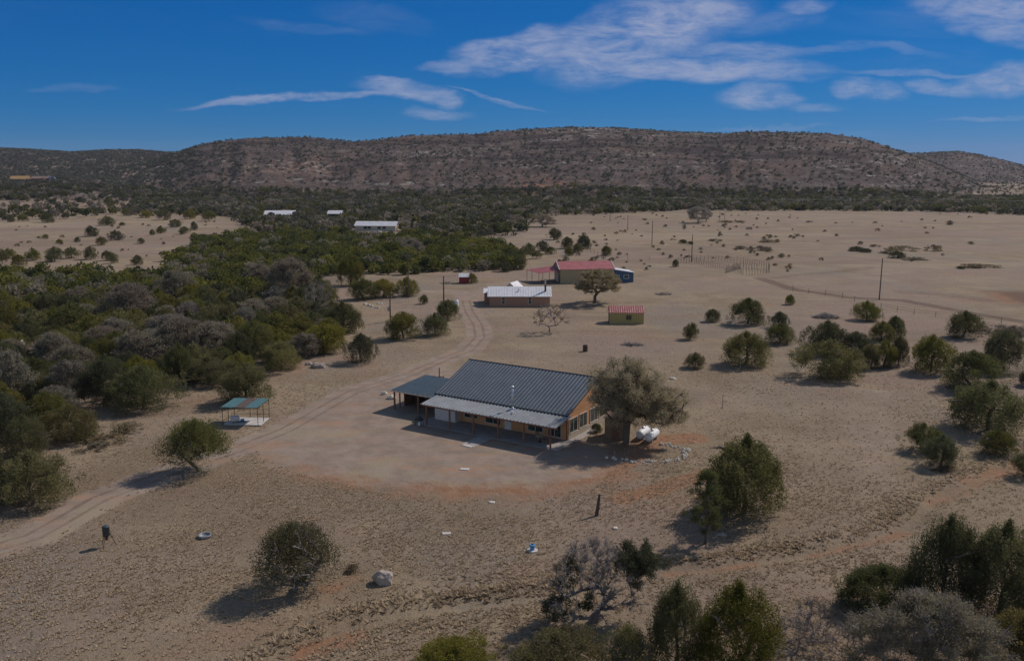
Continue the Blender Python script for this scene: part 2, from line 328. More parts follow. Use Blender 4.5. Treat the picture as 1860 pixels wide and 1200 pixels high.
M['tan']=mat('tan_sheet',siding((.34,.26,.15),(.40,.31,.185),1.6,0),rough=.65)
M['blue']=mat('blue_sheet',siding((.05,.085,.15),(.065,.11,.185),2.,0),rough=.55)
M['redwall']=mat('red_wall',siding((.22,.03,.035),(.27,.04,.045),4.,0),rough=.7)
M['orange']=mat('orange_roof',col=(.45,.26,.11),var=.1)
M['brownroof']=mat('brown_roof',col=(.25,.16,.13),var=.1)
M['rock']=mat('pale_rock',col=(.36,.29,.25),var=.2,vsc=2.5,rough=.95,bump=.6,bsc=6)
M['whiterock']=mat('white_rock',col=(.60,.53,.45),var=.2,vsc=3,rough=.95,bump=.5,bsc=8)
M['bluepaint']=mat('blue_plastic',col=(.10,.30,.52),var=.12,rough=.5)
M['pole']=mat('pole_wood',col=(.10,.07,.055),var=.25,vsc=3)
M['fencewood']=mat('weathered_wood',col=(.16,.125,.10),var=.3,vsc=3)
M['barrel']=mat('barrel_paint',col=(.045,.055,.06),var=.2,rough=.5)
M['paletan']=mat('tan_panel_roof',col=(.10,.07,.06),var=.25,vsc=2)
# ------------------------------------------------------------------ terrain
def unit_(v): return v/np.linalg.norm(v,axis=-1,keepdims=True)
def build_ground():
    azf=np.radians(np.linspace(-34,34,961)); azc=np.radians(np.arange(38,323,6.)); az=np.concatenate([azf,azc])
    r=[6.]
    while r[-1]<38: r.append(r[-1]*1.09)
    while r[-1]<330: r.append(r[-1]*1.0038)
    while r[-1]<2400: r.append(r[-1]*1.0085)
    while r[-1]<6000: r.append(r[-1]*1.06)
    r=np.array(r); n=len(az); A,R=np.meshgrid(az,r); x=(R*np.sin(A)).ravel(); y=(R*np.cos(A)).ravel(); z=height(x,y)
    i=np.arange(len(r)-1)[:,None]*n; j=np.arange(n)[None,:]; j2=(j+1)%n
    F=np.stack([i+j,i+n+j,i+n+j2,i+j2],-1).reshape(-1,4)[:,::-1]
    V=np.column_stack([x,y,z]); c=len(V); V=np.vstack([V,[[0,0,z[:n].mean()]]])
    soil=np.zeros((c+1,4)); zone=np.zeros((c+1,4)); yy_=np.maximum(y,1.)
    # image-like coordinates of flat ground, only used to trace the outlines of the soil patches
    den=y*math.cos(PIT)+CH*math.sin(PIT); px=930+FPX*x/den; py=600-FPX*(y*math.sin(PIT)-CH*math.cos(PIT))/den
    ok=(y>30)&(y<640)
    def poly(P,soft): # soft mask of a polygon in world metres
        W_=[G(*p) for p in P]; ins=pip(x,y,W_); d,_,_=pdist(x,y,W_+[W_[0]]); return np.where(ins,sstep(d,0,soft)*.5+.5,.5-.5*sstep(d,0,soft))*ok
    def line(P,w,soft):
        d,_,_=pdist(x,y,[G(*p) for p in P]); return (1-sstep(d,w,w+soft))*ok
    pad=poly([(440,800),(560,740),(700,695),(760,680),(800,660),(850,690),(1030,800),(1120,830),(1060,860),(1000,875),(860,880),(700,875),(560,850),(480,830)],4.5)
    g=np.maximum(pad,line([(-60,1010),(60,975),(180,905),(300,860),(420,820),(520,780)],1.7,2.2)*.9)
    g=np.maximum(g,line([(520,780),(640,710),(740,680),(800,655),(850,635),(872,612),(868,590),(852,566),(846,545)],1.6,1.8))
    g=np.maximum(g,line([(846,545),(835,530),(800,528),(760,530)],1.3,2.)*.8); g=np.maximum(g,line([(846,545),(900,520),(960,508)],1.6,2.6)*.8)
    g=np.maximum(g,poly([(1480,760),(1600,740),(1720,800),(1640,900),(1520,860)],7)*.5); g=np.maximum(g,poly([(1520,700),(1600,690),(1660,730),(1560,745)],4)*.45)
    red=poly([(490,835),(560,800),(620,835),(720,868),(880,875),(1000,868),(1100,840),(1150,860),(1080,885),(960,905),(820,908),(680,890),(560,865)],4.)
    red=np.maximum(red,line([(545,752),(585,735)],.5,1.2)); red=np.maximum(red,line([(1130,905),(1200,885),(1290,860)],.7,1.8)*.8)
    red=np.maximum(red,line([(1200,800),(1260,795)],1.,2.5)*.8); red=np.maximum(red,line([(1160,812),(1090,850)],1.5,3)*.7)
    red=np.maximum(red,line([(840,795),(820,830)],1.,2.5)*.5)
    red=np.maximum(red,line([(1215,1040),(1300,1033),(1370,1022)],.2,1.1)*.6); red=np.maximum(red,line([(1480,1007),(1560,990),(1645,966)],.25,1.2)*.6); red=np.maximum(red,line([(1700,908),(1790,868),(1860,842),(1960,800)],.5,2.5)*.55)
    red=np.maximum(red,line([(560,1180),(640,1155)],.6,1.6)*.8); red=np.maximum(red,line([(600,1065),(640,1050)],.4,1.5)*.6)
    red=np.maximum(red,poly([(1780,530),(1880,530),(1900,552),(1830,552)],4)); red=np.maximum(red,poly([(1180,418),(1500,416),(1480,426),(1180,424)],30)*.35); red=np.maximum(red,line([(1010,470),(900,480)],.5,4)*.3)
    dk=np.zeros(c)
    for o_ in (-.85,.85):
        for PL in ([(-60,1010),(60,975),(180,905),(300,860),(420,820),(520,780),(640,712),(740,681),(800,655),(850,635),(872,612),(868,590),(852,566),(846,545)],):
            Wp=np.array([G(*p) for p in PL]); tg=unit_(np.gradient(Wp,axis=0)); Wp=Wp+np.stack([-tg[:,1],tg[:,0]],1)*o_; dd,_,_=pdist(x,y,[tuple(q) for q in Wp]); dk=np.maximum(dk,(1-sstep(dd,.12,.5))*ok*.6)
    dk2=line([(1380,505),(1440,525),(1540,540),(1640,545),(1760,568),(1880,588)],1.1,2.0)*.75; dk=np.maximum(dk,dk2); dk=np.maximum(dk,line([(1390,507),(1460,498),(1540,492),(1580,486)],1.2,3)*.5)
    dk=np.maximum(dk,line([(1640,530),(1720,535),(1790,545)],1.5,5)*.5); dk=np.maximum(dk,poly([(1790,528),(1880,528),(1900,552),(1850,554)],5)*.9)
    dk=np.maximum(dk,line([(1800,590),(1880,598)],.8,2)*.5); dk=np.maximum(dk,line([(700,553),(740,548)],.3,1.5)*.5)
    for P in [[(190,560),(240,555)],[(1440,438),(1540,440)],[(1240,455),(1330,462)],[(1560,470),(1640,478)],[(160,775),(300,745)]]: dk=np.maximum(dk,line(P,1.,4)*.45)
    gy=line([(1562,488),(1640,483)],.8,1.)+line([(1590,498),(1655,494)],.9,1.); g=np.maximum(g,np.clip(gy,0,1))
    soil[:c,0]=g; soil[:c,1]=red; soil[:c,2]=dk; soil[:,3]=1
    wood=np.zeros(c,bool)
    for P in WOODS: wood|=pip(px,py,P)
    zone[:c,0]=(wood&(y>40)&(y<900))*.9
    Xi=img_of(x,y); zone[:c,1]=sstep(z,1.,6.)*(y>600)*np.maximum(sstep(Xi,150,330),.75)
    u=np.exp(-((Xi-1010)/45)**2-((z-11)/9)**2)+.8*np.exp(-((Xi-955)/30)**2-((z-9)/7)**2)+.6*np.exp(-((Xi-560)/60)**2-((z-30)/12)**2)+.5*np.exp(-((Xi-730)/60)**2-((z-72)/9)**2); zone[:c,2]=np.clip(u,0,1)*(y>800); zone[:,3]=1
    F4=F; me=mesh_np('ground',V,F4,M['ground'],True,attr={'soil':soil,'zone':zone})
    o=link('ground',me); tag(o,kind='structure'); return o
WOOD_A=[(-80,845),(20,800),(90,760),(200,725),(330,700),(420,690),(480,672),(560,652),(600,640),(630,600),(600,560),(585,520),(650,500),(740,500),(800,492),(860,494),(930,488),(955,468),(890,442),(760,430),(640,428),(560,432),(440,430),(370,440),(330,462),(290,505),(215,508),(0,503),(-200,503)]
WOOD_B=[(-300,345),(-300,366),(40,372),(180,365),(230,370),(250,384),(420,394),(470,425),(560,432),(640,428),(760,430),(890,442),(960,420),(940,404),(1000,392),(1080,389),(1240,383),(1500,383),(1700,385),(1860,391),(2300,395),(2300,345)]
WOODS=[WOOD_A,WOOD_B]
build_ground()
# ------------------------------------------------------------------ vegetation meshes
def unit(v): return v/np.maximum(np.linalg.norm(v,axis=-1,keepdims=True),1e-9)
def quads(P,A,B):
    V=np.stack([P+A,P+B,P-A,P-B],1).reshape(-1,3); return V,np.arange(len(V)).reshape(-1,4)
def leaves(rng,P,Dn,ls,asp=.55,up=.35,jit=.9):
    n=len(P); a=unit(Dn*(1-up)+np.array([0,0,up])+rng.normal(0,jit*.5,(n,3))); q=unit(np.cross(a,rng.normal(0,1,(n,3))))
    s=(ls*rng.uniform(.6,1.35,n))[:,None]; return quads(P,a*s*.5,q*s*.5*asp)
def lobes(rng,C,Rr,n,ls,asp,up,jit,lo=.55):
    w=(Rr.max(1)**2)*1.; k=rng.choice(len(C),n,p=w/w.sum()); d=unit(rng.normal(0,1,(n,3)))
    f=rng.uniform(lo,1.06,n)[:,None]; P=C[k]+d*Rr[k]*f
    V,F=leaves(rng,P,d,ls,asp,up,jit); lc=rng.uniform(0,1,len(C)); hi=(rng.uniform(0,1,len(C))>.72)*rng.uniform(.2,.8,len(C))
    a=np.ones((n,4)); a[:,0]=np.clip(lc[k]*.6+rng.uniform(0,.5,n),0,1); a[:,1]=np.clip(hi[k]*rng.uniform(.5,1.,n)+(rng.uniform(0,1,n)>.93)*.5,0,1); a[:,2]=0
    return V,F,a
def juniper(seed,Wd=5.,Ht=4.6,n=12000,ls=.2,K=46,skirt=.0,spiky=1.,name='juniper_crown',mt='juniper'):
    rng=np.random.default_rng(seed); th=rng.uniform(0,2*math.pi,K); cz=rng.uniform(0,1,K)**.8
    nz_=1+.27*np.sin(th*2+rng.uniform(0,6))+.14*np.sin(th*3+rng.uniform(0,6))
    prof=lambda z: np.sqrt(np.clip(1-np.clip((z-.38)/.62,0,1)**2.2,0,1))*np.clip(.84+.6*z,0,1)
    z=skirt+(1-skirt)*cz; r=prof(z)*Wd/2*nz_*rng.uniform(.45,.86,K)
    C=np.stack([r*np.cos(th),r*np.sin(th),z*Ht*.86],1)
    Rr=np.stack([rng.uniform(.14,.225,K)*Wd]*2+[rng.uniform(.14,.26,K)*Ht],1)
    C[:,2]=np.maximum(C[:,2],Rr[:,2]*.6+skirt*Ht*.5)
    K2=int(K*1.6*spiky); th=rng.uniform(0,2*math.pi,K2); z=skirt+(1-skirt)*rng.uniform(.1,1.1,K2)**.7; nn=1+.2*np.sin(th*2+1)+.1*np.sin(th*5)
    r=prof(z)*Wd/2*nn*rng.uniform(.75,1.12,K2); C2=np.stack([r*np.cos(th),r*np.sin(th),z*Ht*.92],1)
    R2=np.stack([rng.uniform(.04,.085,K2)*Wd]*2+[rng.uniform(.07,.15,K2)*Ht],1)
    C=np.vstack([C,C2]);Rr=np.vstack([Rr,R2]); V,F,a=lobes(rng,C,Rr,n,ls,.5,.45,.8)
    V[:,2]=np.maximum(V[:,2],-.02); V[:,2]*=Ht/np.percentile(V[:,2],99.7); V[:,:2]*=Wd/2/np.percentile(np.hypot(V[:,0],V[:,1]),95)
    return mesh_np(name,V,F,M[mt],attr={'leaf':a})
def skeleton(rng,trunk,T,rb=.2,rt=.012,wob=.12,pull=.35,step=.6,upb=.25,pw=.5):
    """grow limbs from trunk points to target points T; returns nodes, parent, radius"""
    N=[np.array(p,float) for p in trunk]; par=[-1]+list(range(len(trunk)-1))
    T=T[np.argsort(np.linalg.norm(T-N[-1],axis=1))]
    for t_ in T:
        A=np.array(N); d=np.linalg.norm(A-t_,axis=1)+.45*np.maximum(A[:,2]-t_[2]+.2,0)*2; d[:max(1,len(trunk)-2)]+=1.5
        k=int(np.argmin(d)); a=A[k]; L=np.linalg.norm(t_-a); m=max(1,int(L/step)); prev=k; 
        b=np.array([0,0,upb*L]); off=rng.normal(0,wob*L,3)
        for i in range(1,m+1):
            s=i/m; p=a+(t_-a)*s+b*s*(1-s)+off*s*(1-s)*2+(rng.normal(0,wob*.25*step,3) if i<m else 0)
            N.append(p); par.append(prev); prev=len(N)-1
    N=np.array(N); cnt=np.zeros(len(N)); leaf=np.ones(len(N),bool)
    for p in par:
        if p>=0: leaf[p]=False
    cnt[leaf]=1
    for i in range(len(N)-1,0,-1): cnt[par[i]]+=cnt[i]
    r=rt+(rb-rt)*(cnt/cnt.max())**pw
    r=np.where(leaf,rt*.6,r); return N,np.array(par),r
def tubes_np(N,par,r,k=5):
    ch=np.where(par>=0)[0]; d=np.zeros((len(N),3)); d[ch]=N[ch]-N[par[ch]]
    for i in np.where(par<0)[0]:
        c=np.where(par==i)[0]; d[i]=(N[c[0]]-N[i]) if len(c) else (0,0,1)
    d=unit(d); q=unit(np.cross(d,np.array([.31,.95,.02]))); w=np.cross(d,q); ang=np.arange(k)*2*math.pi/k
    V=(N[:,None]+(q[:,None]*np.cos(ang)[None,:,None]+w[:,None]*np.sin(ang)[None,:,None])*r[:,None,None]).reshape(-1,3)
    a=par[ch][:,None]*k; b=ch[:,None]*k; i=np.arange(k)[None]
    return V,np.stack([a+i,a+(i+1)%k,b+(i+1)%k,b+i],-1).reshape(-1,4)
def tree(seed,Wd,Ht,zb=.35,nt=90,rb=.22,n=9000,ls=.2,clr=.5,bare=0,mt='oak',bark='bark',lean=(0,0),stems=1,flat=1.,shape=None,twig=0,green=0,up=.2,name='tree',rt=.015,core=0,pw=.5):
    """returns crown mesh, trunk mesh. clr = leaf cluster radius"""
    rng=np.random.default_rng(seed); th=rng.uniform(0,2*math.pi,nt); u=rng.uniform(0,1,nt)
    zz=zb+(1-zb)*u**.75; rr=np.sqrt(np.clip(1-np.clip((zz-zb-.12)/(1-zb-.12),0,1)**(2.4*flat),0,1))
    f=rng.uniform(.3,1.,nt)**.5; nz_=1+.16*np.sin(th*2+seed)+.1*np.sin(th*3+seed*2)
    T=np.stack([rr*f*nz_*Wd/2*np.cos(th)*.9+lean[0],rr*f*nz_*Wd/2*np.sin(th)*.9+lean[1],zz*(Ht-clr*.5)-(1-f)*Ht*.12],1)
    if shape is not None: T=np.vstack([T,shape])
    hgt=zb*Ht*.75
    if stems==1: tr=[(0,0,-.2),(lean[0]*.1,lean[1]*.1,hgt*.3),(lean[0]*.15+rng.normal(0,.08),lean[1]*.2,hgt*.65),(lean[0]*.3+rng.normal(0,.12),lean[1]*.3,hgt)]
    else: tr=[(0,0,-.2),(0,0,.12),(.05,0,.3)]
    N,par,r=skeleton(rng,tr,T,rb,rt,step=max(.35,Ht*.07),upb=up,pw=pw)
    if stems>1: pass
    if twig:
        tip=T[rng.integers(0,len(T),twig)]; L=rng.uniform(.25,.7,(twig,1))*clr*1.3; d=unit(tip-np.array([lean[0]*.5,lean[1]*.5,hgt])+rng.normal(0,.9,(twig,3)))
        s=tip-d*L*.6+rng.normal(0,clr*.4,(twig,3)); e=s+d*L*1.4; NN=np.empty((2*twig,3)); NN[0::2]=s; NN[1::2]=e; pp=np.full(2*twig,-1); pp[1::2]=np.arange(0,2*twig,2)
        hi_=np.where(N[:,2]>zb*Ht*.8)[0]; near=np.array([hi_[np.argmin(((N[hi_]-s_)**2).sum(1))] for s_ in s]); par=np.concatenate([par,near]); e=np.where(np.linalg.norm(e-N[near],axis=1,keepdims=True)>clr*1.6,N[near]+(e-N[near])*.6,e); N=np.vstack([N,e]); r=np.concatenate([r,np.full(twig,rt*.3)])
    V,F=tubes_np(N,par,r,5); tm=mesh_np(name+'_trunk',V,F,M[bark],True)
    if bare and not green: return None,tm
    C=T.copy(); 
    if green: C=C[rng.choice(len(C),green,replace=False)]
    if shape is None and not bare: 
        ex=rng.choice(len(N)-twig,int((len(N)-twig)*.25)); ex=ex[N[ex,2]>zb*Ht*.95]; C=np.vstack([C,N[ex]])
    Rr=np.stack([rng.uniform(.65,1.25,len(C))*clr]*2+[rng.uniform(.45,.9,len(C))*clr],1)
    V,F,a=lobes(rng,C,Rr,n,ls,.6,.15,1.3,.25); return mesh_np(name+'_crown',V,F,M[mt],attr={'leaf':a}),tm
def plain_trunk(seed,Ht,rb=.14):
    rng=np.random.default_rng(seed); T=np.stack([rng.normal(0,.9,7),rng.normal(0,.9,7),rng.uniform(.45,.8,7)*Ht],1)
    N,par,r=skeleton(rng,[(0,0,-.2),(0,0,.15),(0,.03,.35)],T,rb,.02); V,F=tubes_np(N,par,r,5); return mesh_np('juniper_trunk',V,F,M['bark'],True)
LIB={}
def lib(kind,items): LIB[kind]=items   # each: (crown mesh, trunk mesh, W, H)
lib('J',[(juniper(100+i,5,4.5,23000,.135,K=40+5*i,mt='juniper'),plain_trunk(i,4.5),5,4.5) for i in range(4)])
lib('JY',[(juniper(120+i,5,4.3,23000,.135,K=44,mt='juniper_yellow'),plain_trunk(i+9,4.3),5,4.3) for i in range(3)])
lib('JD',[(juniper(140+i,5,4.8,23000,.135,K=44,mt='juniper_dark'),plain_trunk(i+19,4.8),5,4.8) for i in range(3)])
lib('JH',[(juniper(150+i,5,5.6,34000,.13,K=60,spiky=1.5,mt='juniper'),plain_trunk(i+29,5.6),5,5.6) for i in range(2)]+[(juniper(153,5,5.6,34000,.13,K=60,spiky=1.5,mt='juniper_dark'),plain_trunk(33,5.6),5,5.6)])
lib('j',[(juniper(160+i,5,4.4,6000,.24,K=30,mt='juniper'),plain_trunk(i+39,4.4),5,4.4) for i in range(4)])
lib('jy',[(juniper(170+i,5,4.3,6000,.24,K=30,mt='juniper_yellow'),plain_trunk(i+49,4.3),5,4.3) for i in range(2)])
lib('jd',[(juniper(180+i,5,4.6,6000,.24,K=30,mt='juniper_dark'),plain_trunk(i+59,4.6),5,4.6) for i in range(3)])
lib('O',[(*tree(200+i,6.5,5.4,.22,110,.22,13000,.17,.75,mt='greyoak',twig=500),6.5,5.4) for i in range(4)])
lib('o',[(*tree(210+i,6.5,5.2,.2,60,.22,4200,.27,.85,mt='greyoak',bark='greybark'),6.5,5.2) for i in range(3)])
lib('OK',[(*tree(221,7.5,6.,.36,120,.32,13000,.19,.62,mt='oak',flat=1.2,twig=500),7.5,6.)])
lib('JT',[(juniper(230,5.6,5.,24000,.13,K=70,skirt=.3,spiky=.8,mt='juniper'),tree(230,5.6,4.6,.24,90,.16,bare=1,stems=3,up=.1,twig=200)[1],5.6,5.),(juniper(236,5.6,5.,24000,.115,K=62,skirt=.26,spiky=.8,mt='juniper'),tree(233,5.6,4.8,.2,110,.2,bare=1,bark='greybark',twig=700,stems=3,up=.1)[1],5.6,5.)])
lib('BARE',[(None,tree(240,6,5.,.3,150,.24,clr=.6,bare=1,bark='greybark',twig=2200,pw=.8,rt=.01)[1],6,5.),(None,tree(241,6,4.,.12,90,.12,clr=.6,bare=1,bark='greybark',stems=2,twig=1800,pw=.8,rt=.009)[1],6,4.)])
lib('SH',[(juniper(250+i,2,.9,700,.2,K=14,mt='rustbush'),None,2,.9) for i in range(2)])
CNT={}
def place(kind,x,y,w,h,label,cat='tree',name='juniper_tree',group=None,v=None,rz=None,z=None):
    L=LIB[kind]; i=CNT.get(kind,0); CNT[kind]=i+1; cr,tr,W0,H0=L[(i if v is None else v)%len(L)]
    r=root(name,x,y,label,cat,group,rz=random.uniform(0,6.28) if rz is None else rz,z=z); r.scale=(w/W0,w/W0,h/H0)
    if cr: link('crown',cr,r)
    if tr: link('trunk' if cr else 'branches',tr,r)
    return r
def topz(x,y,yt):
    v=-(yt-600)/FPX; c,s=math.cos(PIT),math.sin(PIT); return CH+y*(-s+v*c)/(c+v*s)
def P(kind,px,pyb,wpx,pyt,label,cat='tree',name='juniper_tree',group=None,bush=True,**k):
    x,y=G(px,pyb); w=wpx/FPX*math.hypot(y,CH)*1.0
    if bush: y2=y+.36*w; x*=y2/y; y=y2
    else: y2=y
    h=max(topz(x,y,pyt)-H(x,y),.3); return place(kind,x,y,w,h,label,cat,name,group,**k)
# individually placed trees (kind, base px, width, top) with their own labels
TR=[
('JT',360,856,112,762,'small round juniper on several thin stems standing between shade shelter and drum feeder','tree','juniper_tree',False,0),
('JT',537,1067,146,950,'dark green juniper with grey bare inner branches standing just left of the big boulder','tree','juniper_tree',False,1),
('JH',1350,955,176,793,'big dense fan-shaped juniper right behind the slim pine','tree','juniper_tree',True,0),
('JH',1225,1245,104,1058,'grey green juniper at the bottom edge, just right of the half dead oak','tree','juniper_tree',True,2),
('JH',1335,1260,140,1060,'spiky brown green juniper at the bottom edge beside the bare grey brush','tree','juniper_tree',True,1),
('JT',1140,1240,90,1138,'thin grey green bush below the half dead oak at the bottom edge','bush','juniper_bush',False,1),
('JH',1598,1135,168,1030,'dark low juniper between the bare grey brush and the tallest junipers at lower right','tree','juniper_tree',True,2),
('JH',1712,1125,130,938,'tall dark juniper with a pointed top at lower right, its grey trunk showing low down','tree','juniper_tree',True,2),
('JH',1812,1150,170,950,'widest juniper at the right edge, standing behind the grey-tan oak','tree','juniper_tree',True,0),
('JY',1855,1230,120,1112,'yellow green juniper filling the bottom right corner','tree','juniper_tree',True,0),
('JY',1010,1255,165,1150,'yellow green juniper peeking over the bottom edge below the half dead oak','tree','juniper_tree',True,1),
('JY',830,1250,150,1172,'yellow green juniper top at the bottom edge, below and right of the boulder','tree','juniper_tree',True,2),
('J',1674,826,72,769,'rounder of the two junipers standing close together in the open right field','tree','juniper_tree',True,0),
('JD',1708,855,68,790,'darker front juniper of the close pair in the open right field','tree','juniper_tree',True,1),
('J',1809,833,68,782,'small round juniper just below the largest right-edge crown','tree','juniper_tree',True,2),
('J',1793,795,138,692,'largest spreading juniper at the right edge, above the small round one','tree','juniper_tree',True,3),
('JD',1762,716,120,638,'dark ragged juniper just above the largest right-edge crown','tree','juniper_tree',True,0),
('J',1690,682,78,609,'upright juniper left of the dark ragged one at the right','tree','juniper_tree',True,1),
('JD',1822,680,86,600,'tall peaked juniper near the right edge below the lone round juniper','tree','juniper_tree',True,2),
('JY',1503,696,118,618,'big yellow green juniper in front of the right-hand juniper thicket','tree','juniper_tree',True,1),
('JD',1500,648,84,583,'dark juniper right behind the big yellow green one','tree','juniper_tree',True,1),
('JD',1552,652,62,603,'dark juniper in the middle of the right-hand thicket','tree','juniper_tree',True,2),
('JY',1581,672,38,624,'leftmost of three narrow egg-shaped junipers in the right-hand thicket','tree','juniper_tree',True,0),
('J',1605,670,42,618,'middle of three narrow egg-shaped junipers in the right-hand thicket','tree','juniper_tree',True,0),
('J',1631,666,38,610,'rightmost of three narrow egg-shaped junipers in the right-hand thicket','tree','juniper_tree',True,2),
('J',1601,622,46,584,'front left juniper of the pair topping the right-hand thicket','tree','juniper_tree',True,1),
('JD',1624,617,44,574,'back right juniper of the pair topping the right-hand thicket','tree','juniper_tree',True,0),
('J',1573,584,48,547,'juniper standing below the tallest utility pole','tree','juniper_tree',True,3),
('JD',1750,617,66,565,'lone round juniper near the right edge above the others','tree','juniper_tree',True,1),
('J',1354,670,90,603,'wide juniper with a white stake in front of it','tree','juniper_tree',True,1),
('J',1417,627,56,588,'front juniper of the close pair beyond the white stake','tree','juniper_tree',True,2),
('JD',1415,598,38,566,'back juniper of the close pair beyond the white stake','tree','juniper_tree',True,0),
('JY',1262,671,38,640,'small brownish round juniper nearest the big oak on its right','bush','juniper_bush',True,2),
('J',1255,618,30,586,'small conical juniper between the yellow shed and the wide junipers','tree','juniper_tree',True,0),
('J',1294,586,30,561,'small round juniper left of the wide flat-topped one right of the yellow shed','tree','juniper_tree',True,1),
('JD',1358,593,74,542,'wide flat-topped juniper right of the yellow shed','tree','juniper_tree',True,0),
('J',1435,554,19,535,'tiny round juniper alone left of the brush heap','bush','juniper_bush',True,2),
('J',1860,872,60,824,'small juniper cut by the right edge below the field pair','tree','juniper_tree',True,0),
('JD',1868,705,46,672,'dark small juniper cut by the right edge beside the largest crown','tree','juniper_tree',True,1),
('J',1227,485,12,471,'tiny juniper at the left end of the stake corral','bush','juniper_bush',True,2),
('JD',657,662,62,606,'dark round juniper beside the road left of the ranch house','tree','juniper_tree',True,0),
('JY',733,619,66,567,'left juniper of the touching pair left of the road','tree','juniper_tree',True,0),
('JY',790,612,50,569,'right juniper of the touching pair left of the road','tree','juniper_tree',True,2),
('JD',814,583,50,545,'dark round juniper beside the road with the white tank behind it','tree','juniper_tree',True,2),
('J',770,553,17,535,'tiny round juniper between two utility poles','bush','juniper_bush',True,0),
('JY',739,540,42,503,'conical brownish juniper behind the tall utility pole','tree','juniper_tree',True,1),
('J',660,546,52,507,'left of two rounded junipers touching behind the transformer pole','tree','juniper_tree',True,2),
('JY',696,542,50,507,'right of two rounded junipers touching behind the transformer pole','tree','juniper_tree',True,0),
('J',856,515,24,496,'round juniper tucked behind the red pump house','tree','juniper_tree',True,1),
('JY',450,738,98,662,'yellow green juniper right behind the shade shelter','tree','juniper_tree',True,0),
('J',262,753,122,664,'large green juniper at the woodland edge left of the shade shelter','tree','juniper_tree',True,1),
('JY',62,935,138,822,'broad yellow green juniper nearest the left edge beside the dirt path','tree','juniper_tree',True,2),
('JY',132,808,98,735,'yellow green juniper above the broad one near the left edge','tree','juniper_tree',True,1),
('J',48,835,86,755,'grey green juniper left edge, just behind the broad yellow green one','tree','juniper_tree',True,3),
('JD',190,742,90,655,'dark brownish juniper touching the large green juniper at the woodland edge','tree','juniper_tree',True,0),
('JY',78,745,66,682,'rust tinted peaked juniper above the left-edge junipers','tree','juniper_tree',True,0),
('JY',380,706,104,648,'wide yellow green juniper behind the one at the shade shelter','tree','juniper_tree',True,2),
('JD',330,700,66,625,'dark juniper in the gap right of the large green woodland-edge juniper','tree','juniper_tree',True,1),
('JY',512,678,84,620,'bright green juniper at the woodland edge left of the flat pale boulder','tree','juniper_tree',True,1),
('JY',590,645,80,588,'yellow topped juniper at the woodland edge above the flat pale boulder','tree','juniper_tree',True,0),
('J',624,606,66,548,'juniper at the woodland edge left of the transformer pole','tree','juniper_tree',True,3),
('J',637,520,50,462,'tall juniper rising alone in the sandy gap behind the rounded pair','tree','juniper_tree',True,0),
('O',530,545,88,466,'large round grey-brown oak in the woodland left of the sandy gap','tree','oak_tree',False,0),
('O',320,545,76,488,'wide grey-brown oak on the ridge of the woodland below the left clearing','tree','oak_tree',False,1),
('O',235,585,96,512,'broad purple-grey oak in the middle of the left woodland','tree','oak_tree',False,2),
('O',255,670,110,598,'pale grey-brown oak behind the large green woodland-edge juniper','tree','oak_tree',False,3),
('O',330,660,90,573,'grey green oak right of the pale grey-brown one in the woodland','tree','oak_tree',False,0),
('O',22,745,80,632,'pale oak cut by the left edge above the junipers','tree','oak_tree',False,1),
('O',100,670,66,602,'violet grey leafless oak beside the white rock outcrop','tree','oak_tree',False,2),
('O',130,735,80,650,'grey green oak in front of the violet grey one near the left edge','tree','oak_tree',False,3),
('O',190,640,80,590,'grey-brown oak between the violet grey and the pale ones','tree','oak_tree',False,0),
('O',470,520,64,478,'grey-brown oak left of the large round oak in the woodland','tree','oak_tree',False,2),
('O',750,470,50,432,'grey oak behind the utility poles at the far side of the sandy gap','tree','oak_tree',False,1),
('BARE',580,565,58,510,'leafless grey tree right of the large round oak','tree','bare_tree',False,1),
('BARE',345,590,50,545,'leafless silvery tree inside the left woodland','tree','bare_tree',False,0),
('o',1268,405,46,373,'dark round oak standing alone at the far end of the open plain','tree','oak_tree',False,0),
('o',1283,402,24,376,'smaller reddish oak touching the lone oak on the far plain','tree','oak_tree',False,1),
('o',985,412,50,388,'leaning dark oak where the far woodland meets the plain','tree','oak_tree',False,2),
('J',1101,465,20,446,'lone small juniper on the plain behind the red-roofed barn','tree','juniper_tree',True,1),
('J',1007,436,26,414,'round juniper left of the clump on the plain behind the barn','tree','juniper_tree',True,0),
('J',1030,452,24,430,'left front juniper of the clump on the plain behind the barn','tree','juniper_tree',True,2),
('JD',1060,453,28,427,'tallest juniper of the clump on the plain behind the barn','tree','juniper_tree',True,2),
('J',1034,465,17,448,'lowest front juniper of the clump on the plain behind the barn','tree','juniper_tree',True,3),
('J',1049,459,18,441,'middle juniper of the clump on the plain behind the barn','tree','juniper_tree',True,1),
('JD',12,812,92,715,'dark juniper cut by the left edge above the grey green one','tree','juniper_tree',True,1),
('J',88,790,84,712,'mid green juniper near the left edge between the rust tinted and the yellow green ones','tree','juniper_tree',True,2),
('JD',-8,925,60,800,'dark juniper sliver cut by the left edge behind the broad yellow green one','tree','juniper_tree',True,0),
]
OCC=[]   # occupied discs in world metres
for k,px,pb,w,pt,lab,cat,nm,bush,v in TR:
    r=P(k,px,pb,w,pt,lab,cat,nm,bush=bush,v=v); OCC.append((r.location.x,r.location.y,w/FPX*r.location.y*.42))
def hero(name,px,py,cr,tr,label,rz=0,loc=None):
    x,y=G(px,py); r=root(name,x,y,label,'tree',rz=rz)
    if cr: link('crown',cr,r)
    if tr: link('trunk',tr,r)
    OCC.append((x,y,3)); return r
